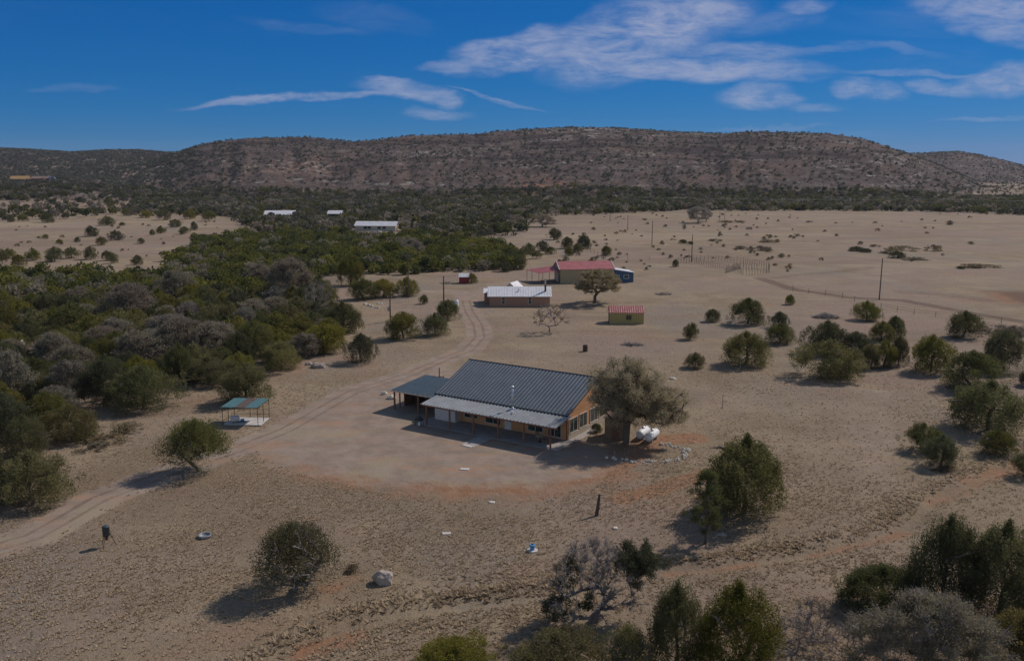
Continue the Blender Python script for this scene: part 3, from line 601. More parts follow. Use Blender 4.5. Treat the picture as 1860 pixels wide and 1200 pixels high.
# the big oak beside the house: dome plus a lower right lobe
rg=np.random.default_rng(5); s1=unit(rg.normal(0,1,(120,3)))*np.array([3.4,3.3,2.5])*rg.uniform(.3,1,(120,1))+np.array([4.1,-.3,4.7])
s2=unit(rg.normal(0,1,(300,3)))*np.array([4.8,4.7,3.9])*rg.uniform(.35,1,(300,1))+np.array([-.1,.2,6.2]); s2=s2[s2[:,2]>2.3]
c_,t_=tree(300,7.5,9.2,.5,60,.42,88000,.15,.85,mt='oak',shape=np.vstack([s1,s2]),twig=2600,lean=(.3,.2),name='big_oak',rt=.02)
hero('oak_tree',1137,806,c_,t_,'biggest tree, a brown-leaved spreading oak over the right end of the ranch house')
c_,t_=tree(301,12,8.2,.40,170,.40,30000,.22,.8,mt='oliveoak',twig=1500,lean=(.9,0),name='barn_oak',flat=1.3)
hero('oak_tree',1080,551,c_,t_,'umbrella-shaped oak in front of the barn with the red roof')
c_,t_=tree(302,7.6,5.8,.28,230,.17,1500,.14,.4,bare=1,green=16,mt='oak',bark='greybark',twig=3000,pw=.7,name='yard_tree',rt=.009)
hero('bare_tree',998,604,c_,t_,'nearly leafless tree with a forked trunk in front of the brick house')
_,t_=tree(303,7.6,6.4,.16,230,.26,clr=.6,bare=1,bark='greybark',twig=4200,stems=2,name='half_dead',rt=.008,flat=.7,pw=.8,up=.1)
rg=np.random.default_rng(31); K_=95; C_=np.vstack([unit(rg.normal(0,1,(K_,3)))*np.array([1.9,1.9,1.8])*rg.uniform(.2,1,(K_,1))+np.array([3.3,.6,4.2]),unit(rg.normal(0,1,(14,3)))*np.array([.9,.9,.7])+np.array([-2.5,-.4,1.3]),unit(rg.normal(0,1,(10,3)))*np.array([.8,.8,.9])+np.array([-1.7,.3,3.6]),unit(rg.normal(0,1,(7,3)))*.6+np.array([-.5,-.4,1.6])])
R_=np.stack([rg.uniform(.25,.5,len(C_))]*2+[rg.uniform(.3,.55,len(C_))],1); V_,F_,a_=lobes(rg,C_,R_,24000,.13,.5,.4,.9,.3); c_=mesh_np('half_dead_crown',V_,F_,M['juniper_dark'],attr={'leaf':a_})
hero('half_dead_tree',1075,1128,c_,t_,'half dead tree of grey bare branches with dark green tufts at its sides')
rg=np.random.default_rng(9); s1=unit(rg.normal(0,1,(16,3)))*np.array([1.5,1.5,1.3])+np.array([3.3,1.0,4.2])
def pine():
    rng=np.random.default_rng(12); K=80; z=rng.uniform(.24,1,K); th=rng.uniform(0,6.28,K); rr=(1.95*np.sin(np.clip((1.06-z)/.82,0,1)*2.0))*rng.uniform(.35,1,K)
    T=np.stack([rr*np.cos(th),rr*np.sin(th),z*6.6],1); tr=[(0,0,-.2)]+[(.04*math.sin(i),.03*math.cos(i*2),.75*i) for i in range(1,9)]
    N,par,r=skeleton(rng,tr,T,.13,.012,upb=-.05,step=.4); V,F=tubes_np(N,par,r,6); tm=mesh_np('pine_trunk',V,F,M['bark'],True)
    Rr=np.stack([rng.uniform(.3,.55,K)]*2+[rng.uniform(.22,.42,K)],1); V,F,a=lobes(rng,T,Rr,15000,.13,.4,.3,1.2,.2); return mesh_np('pine_crown',V,F,M['juniper_dark'],attr={'leaf':a}),tm
hero('pine_tree',1281,986,*pine(),'slim young pine on a bare single trunk in front of the big fan-shaped juniper')
c_,t_=tree(304,9.5,5.8,.15,190,.3,62000,.11,.7,mt='greyoak',bark='greybark',twig=2500,name='corner_oak')
hero('oak_tree',1690,1238,c_,t_,'pale grey-tan oak with a dense twiggy crown in the lower right foreground')
for (px,py,w,pt,lab) in [(1478,1170,80,1085,'small dead tree with a dark stem between the lower right junipers'),(1440,1185,110,1120,'tangle of low grey bare brush at lower right, left of the small dead tree'),(1540,1200,90,1130,'grey bare brush in front of the dark low juniper at lower right')]:
    P('BARE',px,py,w,pt,lab,'tree' if 'tree' in lab[:12] else 'bush','bare_tree' if 'dead tree' in lab[:12] else 'bare_bush',bush=False,v=1)
# ------------------------------------------------------------------ woodland fill: individuals near, stuff far
def sample(poly,y0,y1,rad,seed,xr=None,tries=9000,dens=None):
    rng=np.random.default_rng(seed); W_=[G(*p) for p in poly]; X0=min(p[0] for p in W_);X1=max(p[0] for p in W_)
    cx=rng.uniform(X0,X1,tries);cy=rng.uniform(y0,y1,tries); k=pip(cx,cy,W_)&(np.abs(cx)<.68*cy+15); cx,cy=cx[k],cy[k]; out=[]; g={}
    for o in OCC: g.setdefault((int(o[0]//8),int(o[1]//8)),[]).append(o)
    for a,b in zip(cx,cy):
        rr=rad*(1+.0*b); ok=True; i,j=int(a//8),int(b//8)
        for ii in (i-1,i,i+1):
            for jj in (j-1,j,j+1):
                for (p,q,r_) in g.get((ii,jj),()):
                    if (p-a)**2+(q-b)**2<(r_+rr*.5)**2: ok=False;break
                if not ok:break
            if not ok:break
        if ok: out.append((a,b)); g.setdefault((i,j),[]).append((a,b,rr*.5))
    return out
KEEP=[(620,500,75,32),(700,575,60,30),(550,455,1,1)]
def keepout(x,y):
    den=y*math.cos(PIT)+CH*math.sin(PIT); px=930+FPX*x/den; py=600-FPX*(y*math.sin(PIT)-CH*math.cos(PIT))/den
    for (a,b,c,d) in [(645,515,70,16),(640,535,34,16),(505,392,34,10),(683,424,52,12),(608,394,22,8),(1000,500,60,60),(575,664,30,8),(42,650,14,18),(680,556,24,12),(1000,420,40,10),(900,440,40,6)]:
        if ((px-a)/c)**2+((py-b)/d)**2<1: return True
    return False
ptsA=[p for p in sample(WOOD_A,85,420,3.7,41,tries=30000) if not keepout(*p)]
ptsA.sort(key=lambda p:math.hypot(*p))
LM=[('the shade shelter',G(438,770)),('the flat pale boulder',G(578,667)),('the white rock outcrop',G(42,645)),('the large round oak',G(530,545)),('the leafless grey tree',G(580,565)),('the transformer pole',G(709,584)),('the broad left-edge juniper',G(62,935)),('the wide ridge oak',G(320,545)),('the left clearing',G(160,470)),('the rounded pair',G(680,545)),('the purple-grey oak',G(235,585)),('the sandy-gap juniper',G(637,520))]
def where(x,y):
    nm,(a,b)=min(LM,key=lambda l:(l[1][0]-x)**2+((l[1][1]-y)*.6)**2); dx,dy=x-a,(y-b)*.6
    return ('right of ' if dx>0 else 'left of ')+nm if abs(dx)>abs(dy) else ('behind ' if dy>0 else 'in front of ')+nm
def ordn(i): return ['first','second','third','fourth','fifth','sixth','seventh','eighth','ninth','tenth','eleventh','twelfth','thirteenth','fourteenth','fifteenth','sixteenth'][i]
BUD=235; stuffpts=[]; nj=0
rr=random.Random(3)
for (x,y) in ptsA:
    k=rr.random(); w=rr.uniform(3.4,6.2)*(1.22 if y<170 and rr.random()<.5 else 1); h=w*rr.uniform(.6,.92)
    if nj<BUD:
        if k<.12: place('O' if y<170 else 'o',x,y,w*1.15,h*1.05,('broad' if w>4.9 else 'small')+' grey-brown oak in the woodland '+where(x,y),'tree','oak_tree','oaks crowded in the left woodland')
        else:
            nj+=1; c=rr.choice(['j','jy','jd'] if y>150 else ['J','JY','JD'])
            cn={'J':'mid green','Y':'yellow green','D':'dark green'}[c[-1].upper()]; sz='large' if w>5.2 else ('small' if w<4.2 else 'medium')
            place(c,x,y,w,h,f'{sz} {"tall" if h/w>.79 else ("low" if h/w<.69 else "rounded")} {cn} juniper in the woodland {where(x,y)}','tree','juniper_tree','junipers packed in the left woodland')
    else: stuffpts.append((x,y,w,h,k))
# scattered trees in the left clearing and on the plain edge
LC=[(83,434,12,425),(108,443,12,434),(141,440,11,430),(167,430,28,411),(184,446,21,429),(210,437,28,418),(256,443,15,432),(277,427,11,416),(293,424,19,410),(335,426,19,411),(249,482,21,463),(194,410,28,392),(222,411,11,403),(319,413,25,398),(353,418,14,402),(20,404,14,390),(42,402,18,388),(86,405,26,386),(120,398,18,384),(150,388,18,378),(60,390,14,380),(110,388,14,378),(170,384,11,376),(16,470,24,451),(60,474,26,450),(100,476,34,448),(130,470,26,448),(165,472,26,447),(195,474,22,455),(207,479,18,459),(35,486,28,462),(5,480,20,452),(230,392,18,378),(265,396,24,380),(300,400,26,380),(345,398,24,380),(380,402,26,382)]
_pos=lambda px,pb:'in front of the left clearing' if pb>460 else ('in the middle of the left clearing' if pb>420 or px<240 and pb>408 else 'at the far side of the left clearing')
LC.sort(); _n={}
for i,(px,pb,w,pt) in enumerate(LC):
    k=['j','jy','jd'][i%3]; pos='in front of the left clearing' if pb>460 else ('in the middle of the left clearing' if pb>420 or px<240 and pb>408 else 'at the far side of the left clearing')
    j_=_n.get(pos,0); _n[pos]=j_+1; P(k,px,pb,w,pt,f'{ordn(j_)} small round juniper from the left {pos}','tree','juniper_tree',f'junipers {pos}')
for i,(px,pb,w,pt) in enumerate(sorted([(905,478,30,458),(925,468,28,447),(945,480,24,462),(890,490,30,470),(915,494,30,474),(940,490,36,468),(960,462,26,441),(985,456,26,437),(975,470,22,455),(1000,462,22,448)])):
    P('j' if i%2 else 'jd',px,pb,w,pt,f'{ordn(i)} round juniper from the left in the clump behind the brick house','tree','juniper_tree','junipers in the clump left of the barn')
# small shrubs on the plain
rs=np.random.default_rng(77); cnt=0
while cnt<190:
    px=rs.uniform(1000,1860); py=388+ (rs.random()**1.3)*105
    if px>1450 and rs.random()<.8: continue
    if abs(px-1310)<95 and abs(py-488)<16: continue
    x,y=G(px,py); w=rs.uniform(.9,2.6); place('SH',x,y,w,w*rs.uniform(.35,.7),'low brown shrub dotted on the open plain','shrub','plain_shrub','low shrubs dotted on the plain'); cnt+=1
_bn={}
for (px,py,w,h,k) in sorted([(1240,442,4,1.6,'JD'),(1254,444,3,1.3,'JD'),(1380,455,9,1.6,'SH'),(1345,452,7,1.2,'SH'),(1395,440,8,1.2,'SH'),(1300,438,7,1.,'SH'),(1555,456,6,1.8,'JD'),(1572,458,5,1.4,'JD'),(1620,460,8,2.4,'SH'),(1630,468,7,2.2,'JD'),(1645,455,10,1.8,'SH'),(1695,456,6,2.4,'SH'),(1660,472,9,1.,'SH'),(1590,448,4,1.,'SH'),(1745,488,3,.9,'JD'),(1780,485,12,1.,'SH'),(1725,408,5,2.4,'SH'),(1470,404,4,1,'SH'),(1590,405,3,1,'SH'),(1320,404,10,1.2,'SH'),(1345,404,6,1.2,'SH'),(1840,605,14,1.2,'SH')]):
    x,y=G(px,py); d='dark green' if k=='JD' else 'dry grey-brown'; _bn[d]=_bn.get(d,-1)+1
    place(k,x,y,w,h,f'{ordn(_bn[d])} {d} brush clump from the left on the open plain','shrub','brush_clump',f'{d} brush clumps on the plain')
for (px,py,w,h,lab) in [(195,800,5,.7,'wide flat dry brush on the ground below the large woodland-edge juniper'),(230,780,5,.7,'flat dry brush nearest the large green woodland-edge juniper'),(170,815,4,.6,'lowest flat dry brush beside the left-edge junipers'),(640,1035,1.6,.5,'small dry bush between the dark green juniper and the big boulder'),(1610,640,2,.6,'small dry bush inside the right-hand thicket'),(1720,855,3.,.5,'flat dry brush right of the close pair of field junipers')]:
    x,y=G(px,py); place('SH',x,y,w,h,lab,'shrub','brush_clump')
cnt=0
while cnt<40:
    px=rs.uniform(0,400); py=rs.uniform(402,470)
    x,y=G(px,py); w=rs.uniform(.8,2.2); place('SH',x,y,w,w*rs.uniform(.4,.7),'low brown shrub dotted on the pale left clearing','shrub','plain_shrub','low shrubs dotted on the left clearing'); cnt+=1
# far woodland and hillside scrub as one mass each
def blobs(name,pts,nq,ls0,mats,seed):
    rng=np.random.default_rng(seed); Vs=[];Fs=[];As=[];mi=[]; off=0
    x=np.array([p[0] for p in pts]);y=np.array([p[1] for p in pts]); z=height(x,y); w=np.array([p[2] for p in pts]);h=np.array([p[3] for p in pts]); kk=np.array([p[4] for p in pts]); n=len(pts)
    nl=5; c=rng.normal(0,1,(n,nl,3))*np.array([.24,.24,.0])*w[:,None,None]; c[:,:,2]=rng.uniform(.3,.68,(n,nl))*h[:,None]
    k=rng.integers(0,nl,(n,nq)); d=unit(rng.normal(0,1,(n,nq,3))); rad=rng.uniform(.7,1.05,(n,nq,1))
    R=np.stack([w*.27,w*.27,h*.36],-1)[:,None,:]; P_=np.take_along_axis(c,k[:,:,None].repeat(3,2),1)+d*R*rad; P_[:,:,2]=np.maximum(P_[:,:,2],.05)
    P_=(P_+np.stack([x,y,z],-1)[:,None,:]).reshape(-1,3); V,F=leaves(rng,P_,d.reshape(-1,3),ls0,.75,.2,1.); V=V.reshape(-1,4,3); 
    cen=V.mean(1,keepdims=True); V=(cen+(V-cen)*(w.repeat(nq)/4.5)[:,None,None]).reshape(-1,3)
    a=np.ones((n*nq,4)); a[:,0]=np.clip(rng.uniform(0,1,n).repeat(nq)*.7+rng.uniform(0,.4,n*nq),0,1); a[:,1]=((rng.uniform(0,1,n)>.8)*.5).repeat(nq)
    o=link(name,mesh_np(name,V,F,mats,mi=kk.astype(int).repeat(nq),attr={'leaf':a})); return o
mm=[M['juniper'],M['juniper_yellow'],M['juniper_dark'],M['greyoak'],M['scrub']]
sel=lambda k:3 if k<.12 else (0 if k<.5 else (1 if k<.72 else 2))
o=blobs('woodland',[(x,y,w,h,sel(k)) for (x,y,w,h,k) in stuffpts],420,.55,mm,51); tag(o,'far dense mass of dark green junipers and grey oaks in the left woodland','woodland',kind='stuff')
ptsB=sample(WOOD_B,330,870,4.6,43,tries=60000)+[p for p in sample([(-300,366),(20,366),(330,366),(430,394),(300,393),(200,392),(60,400),(-300,400)],400,800,9.,47,tries=4000)]; ptsB=[p for p in ptsB if not keepout(*p)]
q=[]
for (x,y) in ptsB:
    X_=930+FPX*x/(y*math.cos(PIT)+CH*math.sin(PIT)); w=rr.uniform(4.,7.5)
    if X_<330 and rr.random()<.15: continue
    if rr.random()<.12: continue
    k=rr.random(); q.append((x,y,w,w*rr.uniform(.6,.85),3 if k<.2 else (4 if k<.55 else (2 if k<.8 else 0))))
o=blobs('woodland',q,130,.95,mm,52); tag(o,'belt of small dark trees covering the flat ground before the long hill','woodland',kind='stuff')
rng=np.random.default_rng(61); n=42000; ya=np.sqrt(rng.uniform(800**2,2150**2,n)); xa=rng.uniform(-.64,.64,n)*ya
n2=6500; y2=np.sqrt(rng.uniform(830**2,1950**2,n2)); x2=rng.uniform(-.64,-.30,n2)*y2; ya=np.concatenate([ya,y2]); xa=np.concatenate([xa,x2]); n=len(xa)
za=height(xa,ya); Xi=img_of(xa,ya); pr=fbm(xa/60,ya/60,4,91)+.5; s_=(ya-820)/500.
keep=(rng.uniform(0,1,n)<np.clip(.95-.35*np.clip(s_,0,1),.3,1)*(.4+.6*sstep(pr,.36,.6)))|((Xi<360)&(rng.uniform(0,1,n)<.8))
keep&=(za>.3)&~((ya>1650)&(Xi>330)&(Xi<1550))
xa,ya=xa[keep],ya[keep]; w=rng.uniform(1.4,4.4,len(xa))*np.where(Xi[keep]<360,1.25,1.); h=w*rng.uniform(.5,.8,len(xa)); mk=np.where(rng.uniform(0,1,len(xa))<.15,3,4)
o=blobs('hillside_scrub',list(zip(xa,ya,w,h,mk)),30,1.6,mm,53); tag(o,'dark scrubby trees dotted all over the long rocky hill','scrub',kind='stuff')
print('N',len(ptsA),nj,len(stuffpts),len(q),len(xa))
# ------------------------------------------------------------------ dry grass tufts
def grass():
    rng=np.random.default_rng(88); n=520000; ya=28+ (rng.uniform(0,1,n)**1.35)*160; xa=rng.uniform(-.68,.68,n)*(ya+22)
    dens=fbm(xa/9,ya/9,3,14)+.5; d,sg,_=pdist(xa,ya,DITCH); bank=.8*np.exp(-((d-1.8)/1.)**2)*(sg<0)+.25*np.exp(-((d-2.5)/2.5)**2)
    keep=(rng.uniform(0,1,n)<(.12+.5*sstep(dens,.35,.65)+.3*bank)*.75*(1-.97*sstep(ya,85,155)))
    keep&=(d>.3+.5*rng.uniform(0,1,n)*((fbm(xa/6,ya/6,2,5))>0))
    for Pn in ([(440,800),(560,740),(700,695),(760,680),(800,660),(850,690),(1030,800),(1120,830),(1080,885),(960,905),(820,908),(680,890),(560,865),(480,830)],): keep&=~(pip(xa,ya,[G(*p) for p in Pn])&(rng.uniform(0,1,n)<.9995))
    for Ln,w_ in (([(-60,1010),(60,975),(180,905),(300,860),(420,820),(520,780)],2.1),([(520,780),(640,710),(740,680),(800,655),(850,635),(872,612),(868,590)],2.2)):
        dd,_,_=pdist(xa,ya,[G(*p) for p in Ln]); keep&=(dd>w_*rng.uniform(.8,1.5,n))
    u_=(xa+6.)*.846+(ya-102.5)*-.533+2; v_=(xa+6)*.533+(ya-102.5)*.846; keep&=~((np.abs(u_)<13.5)&(v_>-4)&(v_<18))
    for o in OCC: keep&=~((xa-o[0])**2+(ya-o[1])**2<(o[2]*.6)**2)
    xa,ya,bank=xa[keep],ya[keep],bank[keep]; n=len(xa); za=height(xa,ya); nb=7
    sc=rng.uniform(.45,1.15,n)*(1+.8*np.clip(bank,0,1)); th=rng.uniform(0,2*math.pi,(n,nb)); sp_=rng.uniform(.05,.17,(n,nb))*sc[:,None]; ht=rng.uniform(.06,.16,(n,nb))*sc[:,None]
    b=np.stack([xa[:,None]+np.cos(th)*sp_*.4,ya[:,None]+np.sin(th)*sp_*.4,np.broadcast_to(za[:,None]-.02,th.shape)],-1)
    tip=np.stack([xa[:,None]+np.cos(th)*sp_*1.5,ya[:,None]+np.sin(th)*sp_*1.5,za[:,None]+ht],-1); wd=rng.uniform(.04,.09,(n,nb))*sc[:,None]; sx=np.stack([-np.sin(th)*wd,np.cos(th)*wd,np.zeros_like(th)],-1)
    V=np.stack([b-sx,b+sx,tip],2).reshape(-1,3); F=np.arange(len(V)).reshape(-1,3)
    tone=(rng.uniform(0,1,n)*.6+.4*(fbm(xa/5,ya/5,2,6)+.5))[:,None]; c=np.array([.40,.30,.20])*(1-tone)+np.array([.58,.455,.31])*tone
    a=np.ones((n*nb,4)); a[:,:3]=(c[:,None,:]*rng.uniform(.8,1.15,(n,nb,1))).reshape(-1,3)
    o=link('grass',mesh_np('grass',V,F,M['grass'],attr={'leaf':a})); tag(o,kind='stuff',label='dry tan bunch grass covering the near ground',cat='grass'); print('grass',n)
grass()
#PART3
# ------------------------------------------------------------------ ranch house (local u along the front, v towards the back; origin at the right front porch post)
def rootl(name,x,y,label,cat,rz,group=None): return root(name,x,y,label,cat,group,rz=rz,z=0.)
def sheet(mb,p0,p1,p2,p3,pitch=.3,hr=.035,th=.04,mi=0,kind='rib'):
    """ribbed metal sheet: p0->p1 along the eave, p3->p2 along the ridge, ribs run from eave to ridge"""
    p0,p1,p2,p3=map(Vector,(p0,p1,p2,p3)); L=(p1-p0).length; n=max(2,int(L/pitch)); nrm=(p1-p0).cross(p3-p0).normalized()
    A=[];B=[]; prof=[(0,0),(.38,0),(.5,1),(.62,1),(.74,0)] if kind=='rib' else [(0,0),(.82,0),(.86,1),(.94,1),(.98,0)]
    ts=[((i+a)/n,b*hr) for i in range(n) for a,b in prof if (i+a)/n<=1]+[(1,0)]
    V=[];F=[]
    for t_,h in ts: V+= [p0.lerp(p1,t_)+nrm*h, p3.lerp(p2,t_)+nrm*h]
    for i in range(len(ts)-1): F.append((2*i,2*i+2,2*i+3,2*i+1))
    mb.add(V,F,mi); mb.poly([p0-nrm*.004,p1-nrm*.004,p2-nrm*.004,p3-nrm*.004],th,mi)
RZ=math.radians(-32.2)
hx,hy=4.4,96.9
house=rootl('ranch_house',hx,hy,'long ranch house with dark ribbed metal roof, lighter porch roof and tan wood siding','house',RZ)
UL,UR,VF,VB=-18.55,.15,3.74,18.1; VR=(VF+VB)/2; ZE,ZR=3.42,6.25
mb=MB(); mb.box(UL,UR,VF,VB,0,3.2)
pr=[(UL,VF),(UL,VB)]
wall=mb.build('wall',M['siding'],house)
g=MB(); g.poly([(UR+.02,VF,3.2),(UR+.02,VB,3.2),(UR+.02,VR,ZR-.25)],.18); g.build('gable_wall',M['siding'],house); g=MB(); g.poly([(UL-.02,VB,3.2),(UL-.02,VF,3.2),(UL-.02,VR,ZR-.25)],.18); g.build('gable_wall',M['siding'],house)
f=MB(); f.box(UR+.003,UR+.10,VF+.12,VB,-.1,.62); f.build('foundation',M['foundation'],house)
f=MB(); f.box(UR-.14,UR+.06,VF-.06,VF+.1,0,3.15); f.build('corner_trim',M['post'],house); f=MB(); f.box(UL-.06,UL+.14,VF-.06,VF+.1,0,3.15); f.build('corner_trim',M['post'],house)
rf=MB(); OV=.65
e0=(UL-.35,VF-OV,ZE-.12);e1=(UR+.45,VF-OV,ZE-.12); r1=(UR+.45,VR,ZR);r0=(UL-.35,VR,ZR)
sheet(rf,e0,e1,r1,r0,.5,.065); b0=(UL-.35,VB+OV,ZE-.12);b1=(UR+.45,VB+OV,ZE-.12); sheet(rf,b1,b0,r0,r1,.42,.055)
roof=rf.build('roof',M['slate'],house)
rc=MB(); rc.tube((UL-.4,VR,ZR+.02),(UR+.5,VR,ZR+.02),.09,n=6); rc.build('ridge_cap',M['slate'],roof)
fa=MB(); fa.box(UL-.35,UR+.45,VF-OV-.05,VF-OV-.003,ZE-.32,ZE-.13); fa.build('fascia',M['dark'],roof)
pf=MB(); VP=-.42; q0=(UL+.05,VP,2.72);q1=(UR+.75,VP,2.72); q2=(UR+.75,VF-.35,3.17);q3=(UL+.05,VF-.35,3.17); sheet(pf,q0,q1,q2,q3,.48,.09); pfo=pf.build('porch_roof',M['galv'],house)
pb=MB(); pb.box(UL+.1,UR+.7,-.09,.09,2.42,2.62); pb.build('porch_beam',M['post'],house)
for i in range(6):
    u=-17.84+i*3.568; p=MB(); p.box(u-.08,u+.08,-.08,.08,0,2.42); p.build('porch_post',M['post'],house)
def window(parent,axis,a0,a1,z0,z1,off,m_frame='trim',double=True):
    """axis 'f': on the front wall (a = u), 'g': on the right gable wall (a = v)"""
    def bx(mb,a,b,za,zb,d0,d1):
        if axis=='f': mb.box(a,b,VF-d1,VF-d0,za,zb)
        else: mb.box(UR+d0,UR+d1,a,b,za,zb)
    w=MB(); t_=.09
    bx(w,a0-t_,a1+t_,z1,z1+t_,.002,.09); bx(w,a0-t_,a1+t_,z0-t_,z0,.002,.09); bx(w,a0-t_,a0,z0,z1,.002,.08); bx(w,a1,a1+t_,z0,z1,.002,.08)
    if double: c=(a0+a1)/2; bx(w,c-.035,c+.035,z0,z1,.002,.07)
    fr=w.build('window',M[m_frame],parent)
    g=MB(); cs=[(a0,a1)] if not double else [(a0,c-.035),(c+.035,a1)]
    for a,b in cs: bx(g,a,b,z0,z1,.001,.03)
    g.build('pane',M['glass'],fr); return fr
def vg(px,py,z):  # v coordinate on the gable wall
    x,y=G(px,py,z); dx,dy=x-hx,y-hy; return dx*math.sin(-RZ)+dy*math.cos(RZ)
for v0,v1 in [(4.25,6.15),(6.75,8.6),(9.6,11.5),(12.1,14.0),(14.7,16.4)]: window(house,'g',v0,v1,.78,2.42,0)
for u0,u1,z0 in [(-14.6,-12.7,.7),(-11.4,-9.2,.5),(-5.2,-3.2,.5),(-2.4,-.7,.3)]: window(house,'f',u0,u1,z0,2.0,0)
d=MB(); d.box(-8.6,-7.6,VF-.07,VF-.002,.02,2.15); dr=d.build('door',M['white_panel'],house)
d=MB(); d.box(-7.75,-7.68,VF-.13,VF-.072,1.,1.08); d.build('handle',M['dark'],dr)
d=MB(); d.box(-18.5,-15.3,VF-1.15,VF-.003,0,2.55); d.build('porch_closet',M['white_panel'],house)
d=MB(); d.box(-18.3,-18.0+.75,VF-1.2,VF-1.153,.05,2.2); 
# stove pipe
cx,cy=-6.75,2.55
ch=MB(); ch.lathe([(.34,3.02),(.30,3.12),(.16,3.3),(.15,3.34)],16,0); ch.tube((0,0,3.3),(0,0,5.7),.115,n=14); ch.lathe([(.115,5.72),(.2,5.76),(.2,5.92),(.06,6.0),(0,6.01)],14); 
for i in range(len(ch.v)): ch.v[i]=(ch.v[i][0]+cx,ch.v[i][1]+cy,ch.v[i][2])
ch.build('chimney',M['steel'],house,True)
ch=MB(); ch.lathe([(.09,3.0),(.09,3.25),(0,3.26)],10); ch.v=[(a+cx+.75,b+cy-1.2,c) for a,b,c in ch.v]; ch.build('vent_cap',M['white'],house)
# carport wing
CU0,CU1,CV0,CV1=-25.9,-18.75,3.5,10.3
cp=MB(); sheet(cp,(CU0-.3,CV0-.4,2.72),(CU1,CV0-.4,2.72),(CU1,CV1+.3,3.25),(CU0-.3,CV1+.3,3.25),.8,.03); cro=cp.build('carport_roof',M['teal'],house)
cp=MB(); cp.box(CU0-.3,CU1,CV0-.46,CV0-.403,2.55,2.7); cp.build('carport_fascia',M['trim'],cro)
for u,v in [(CU0,CV0),(-21.9,CV0),(-19.0,CV0-.05)]:
    p=MB(); p.box(u-.09,u+.09,v-.09,v+.09,0,2.62); p.build('carport_post',M['post'],house)
for v in [4.6,5.6,6.8,8.,9.2]:
    p=MB(); p.box(CU0-.07,CU0+.07,v-.07,v+.07,0,2.75); p.build('carport_post',M['post'],house)
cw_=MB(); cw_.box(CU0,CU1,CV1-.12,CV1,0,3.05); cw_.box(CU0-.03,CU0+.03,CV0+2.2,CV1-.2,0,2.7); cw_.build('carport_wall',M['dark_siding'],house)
pt=MB(); pt.box(-19.2,1.1,-.35,VF-.01,.02,.06); pt.box(-9.6,-7.7,-4.3,-.352,.02,.05); pt.box(UR+.11,UR+1.2,VF+.1,9.5,.02,.05)
o=pt.build('patio',M['concrete']); o.location=(hx,hy,0); o.rotation_euler=(0,0,RZ); tag(o,kind='structure')
def hl(u,v): c,s=math.cos(RZ),math.sin(RZ); return hx+u*c-v*s,hy+u*s+v*c
def HR(name,u,v,label,cat,dz=0.06,rz=RZ): x,y=hl(u,v); r=root(name,x,y,label,cat,None,rz=rz,z=dz); return r
# things on the porch
r=HR('grill',-18.3,-.9,'dark barbecue grill with a pale tank beneath the left end of the porch','grill'); m=MB(); m.box(-.45,.45,-.3,.3,.75,.95); m.lathe([(.33,.95),(.3,1.15),(.15,1.25),(0,1.27)],14); m.build('lid',M['dark'],r)
for a in (-.4,.4):
    for b in (-.25,.25): l=MB(); l.tube((a,b,0),(a,b,.75),.03,n=6); l.build('leg',M['dark'],r)
m=MB(); m.lathe([(.0,.02),(.16,.05),(.17,.4),(.1,.5),(.0,.52)],12); m.build('gas_bottle',M['white'],r)
for u,v,a,lab in [(-2.9,1.9,.4,'wooden porch chair left of the round table'),(-1.5,1.2,2.2,'wooden porch chair right of the round table')]:
    r=HR('patio_chair',u,v,lab+' at the right end of the porch','chair',rz=RZ+a)
    m=MB(); m.box(-.25,.25,-.25,.25,.42,.47); m.build('seat',M['brown_board'],r); m=MB(); m.box(-.25,.25,.22,.27,.47,1.0); m.build('backrest',M['brown_board'],r)
    for a_ in (-.22,.22):
        for b_ in (-.22,.22): l=MB(); l.box(a_-.025,a_+.025,b_-.025,b_+.025,0,.42); l.build('leg',M['brown_board'],r)
r=HR('patio_table',-2.3,1.5,'round pale-topped table under the right end of the porch roof','table'); m=MB(); m.lathe([(.0,.72),(.5,.72),(.5,.76),(0,.76)],20); m.build('tabletop',M['cream'],r); m=MB(); m.tube((0,0,.03),(0,0,.72),.05,n=8); m.lathe([(.28,0),(.26,.04),(.05,.07)],14); m.build('pedestal',M['dark'],r)
# brown shed beside the right wall
sx,sy=G(1123,797); r=root('wooden_shed',sx,sy+1.0,'brown board shed standing against the right wall of the ranch house behind the oak trunk','shed',rz=RZ*.55,z=0.)
m=MB(); m.box(-1.35,1.35,-1.0,1.2,0,2.5); m.build('wall',M['brown_board'],r); m=MB(); m.poly([(-1.5,-1.15,2.55),(1.5,-1.15,2.55),(1.5,1.35,2.85),(-1.5,1.35,2.85)],.06); m.build('roof',M['brownroof'],r)
m=MB(); m.box(-.5,.4,-1.03,-1.002,.05,2.0); dd=m.build('door',M['dark_siding'],r); m=MB(); m.box(.25,.31,-1.07,-1.032,1.,1.1); m.build('handle',M['steel'],dd)
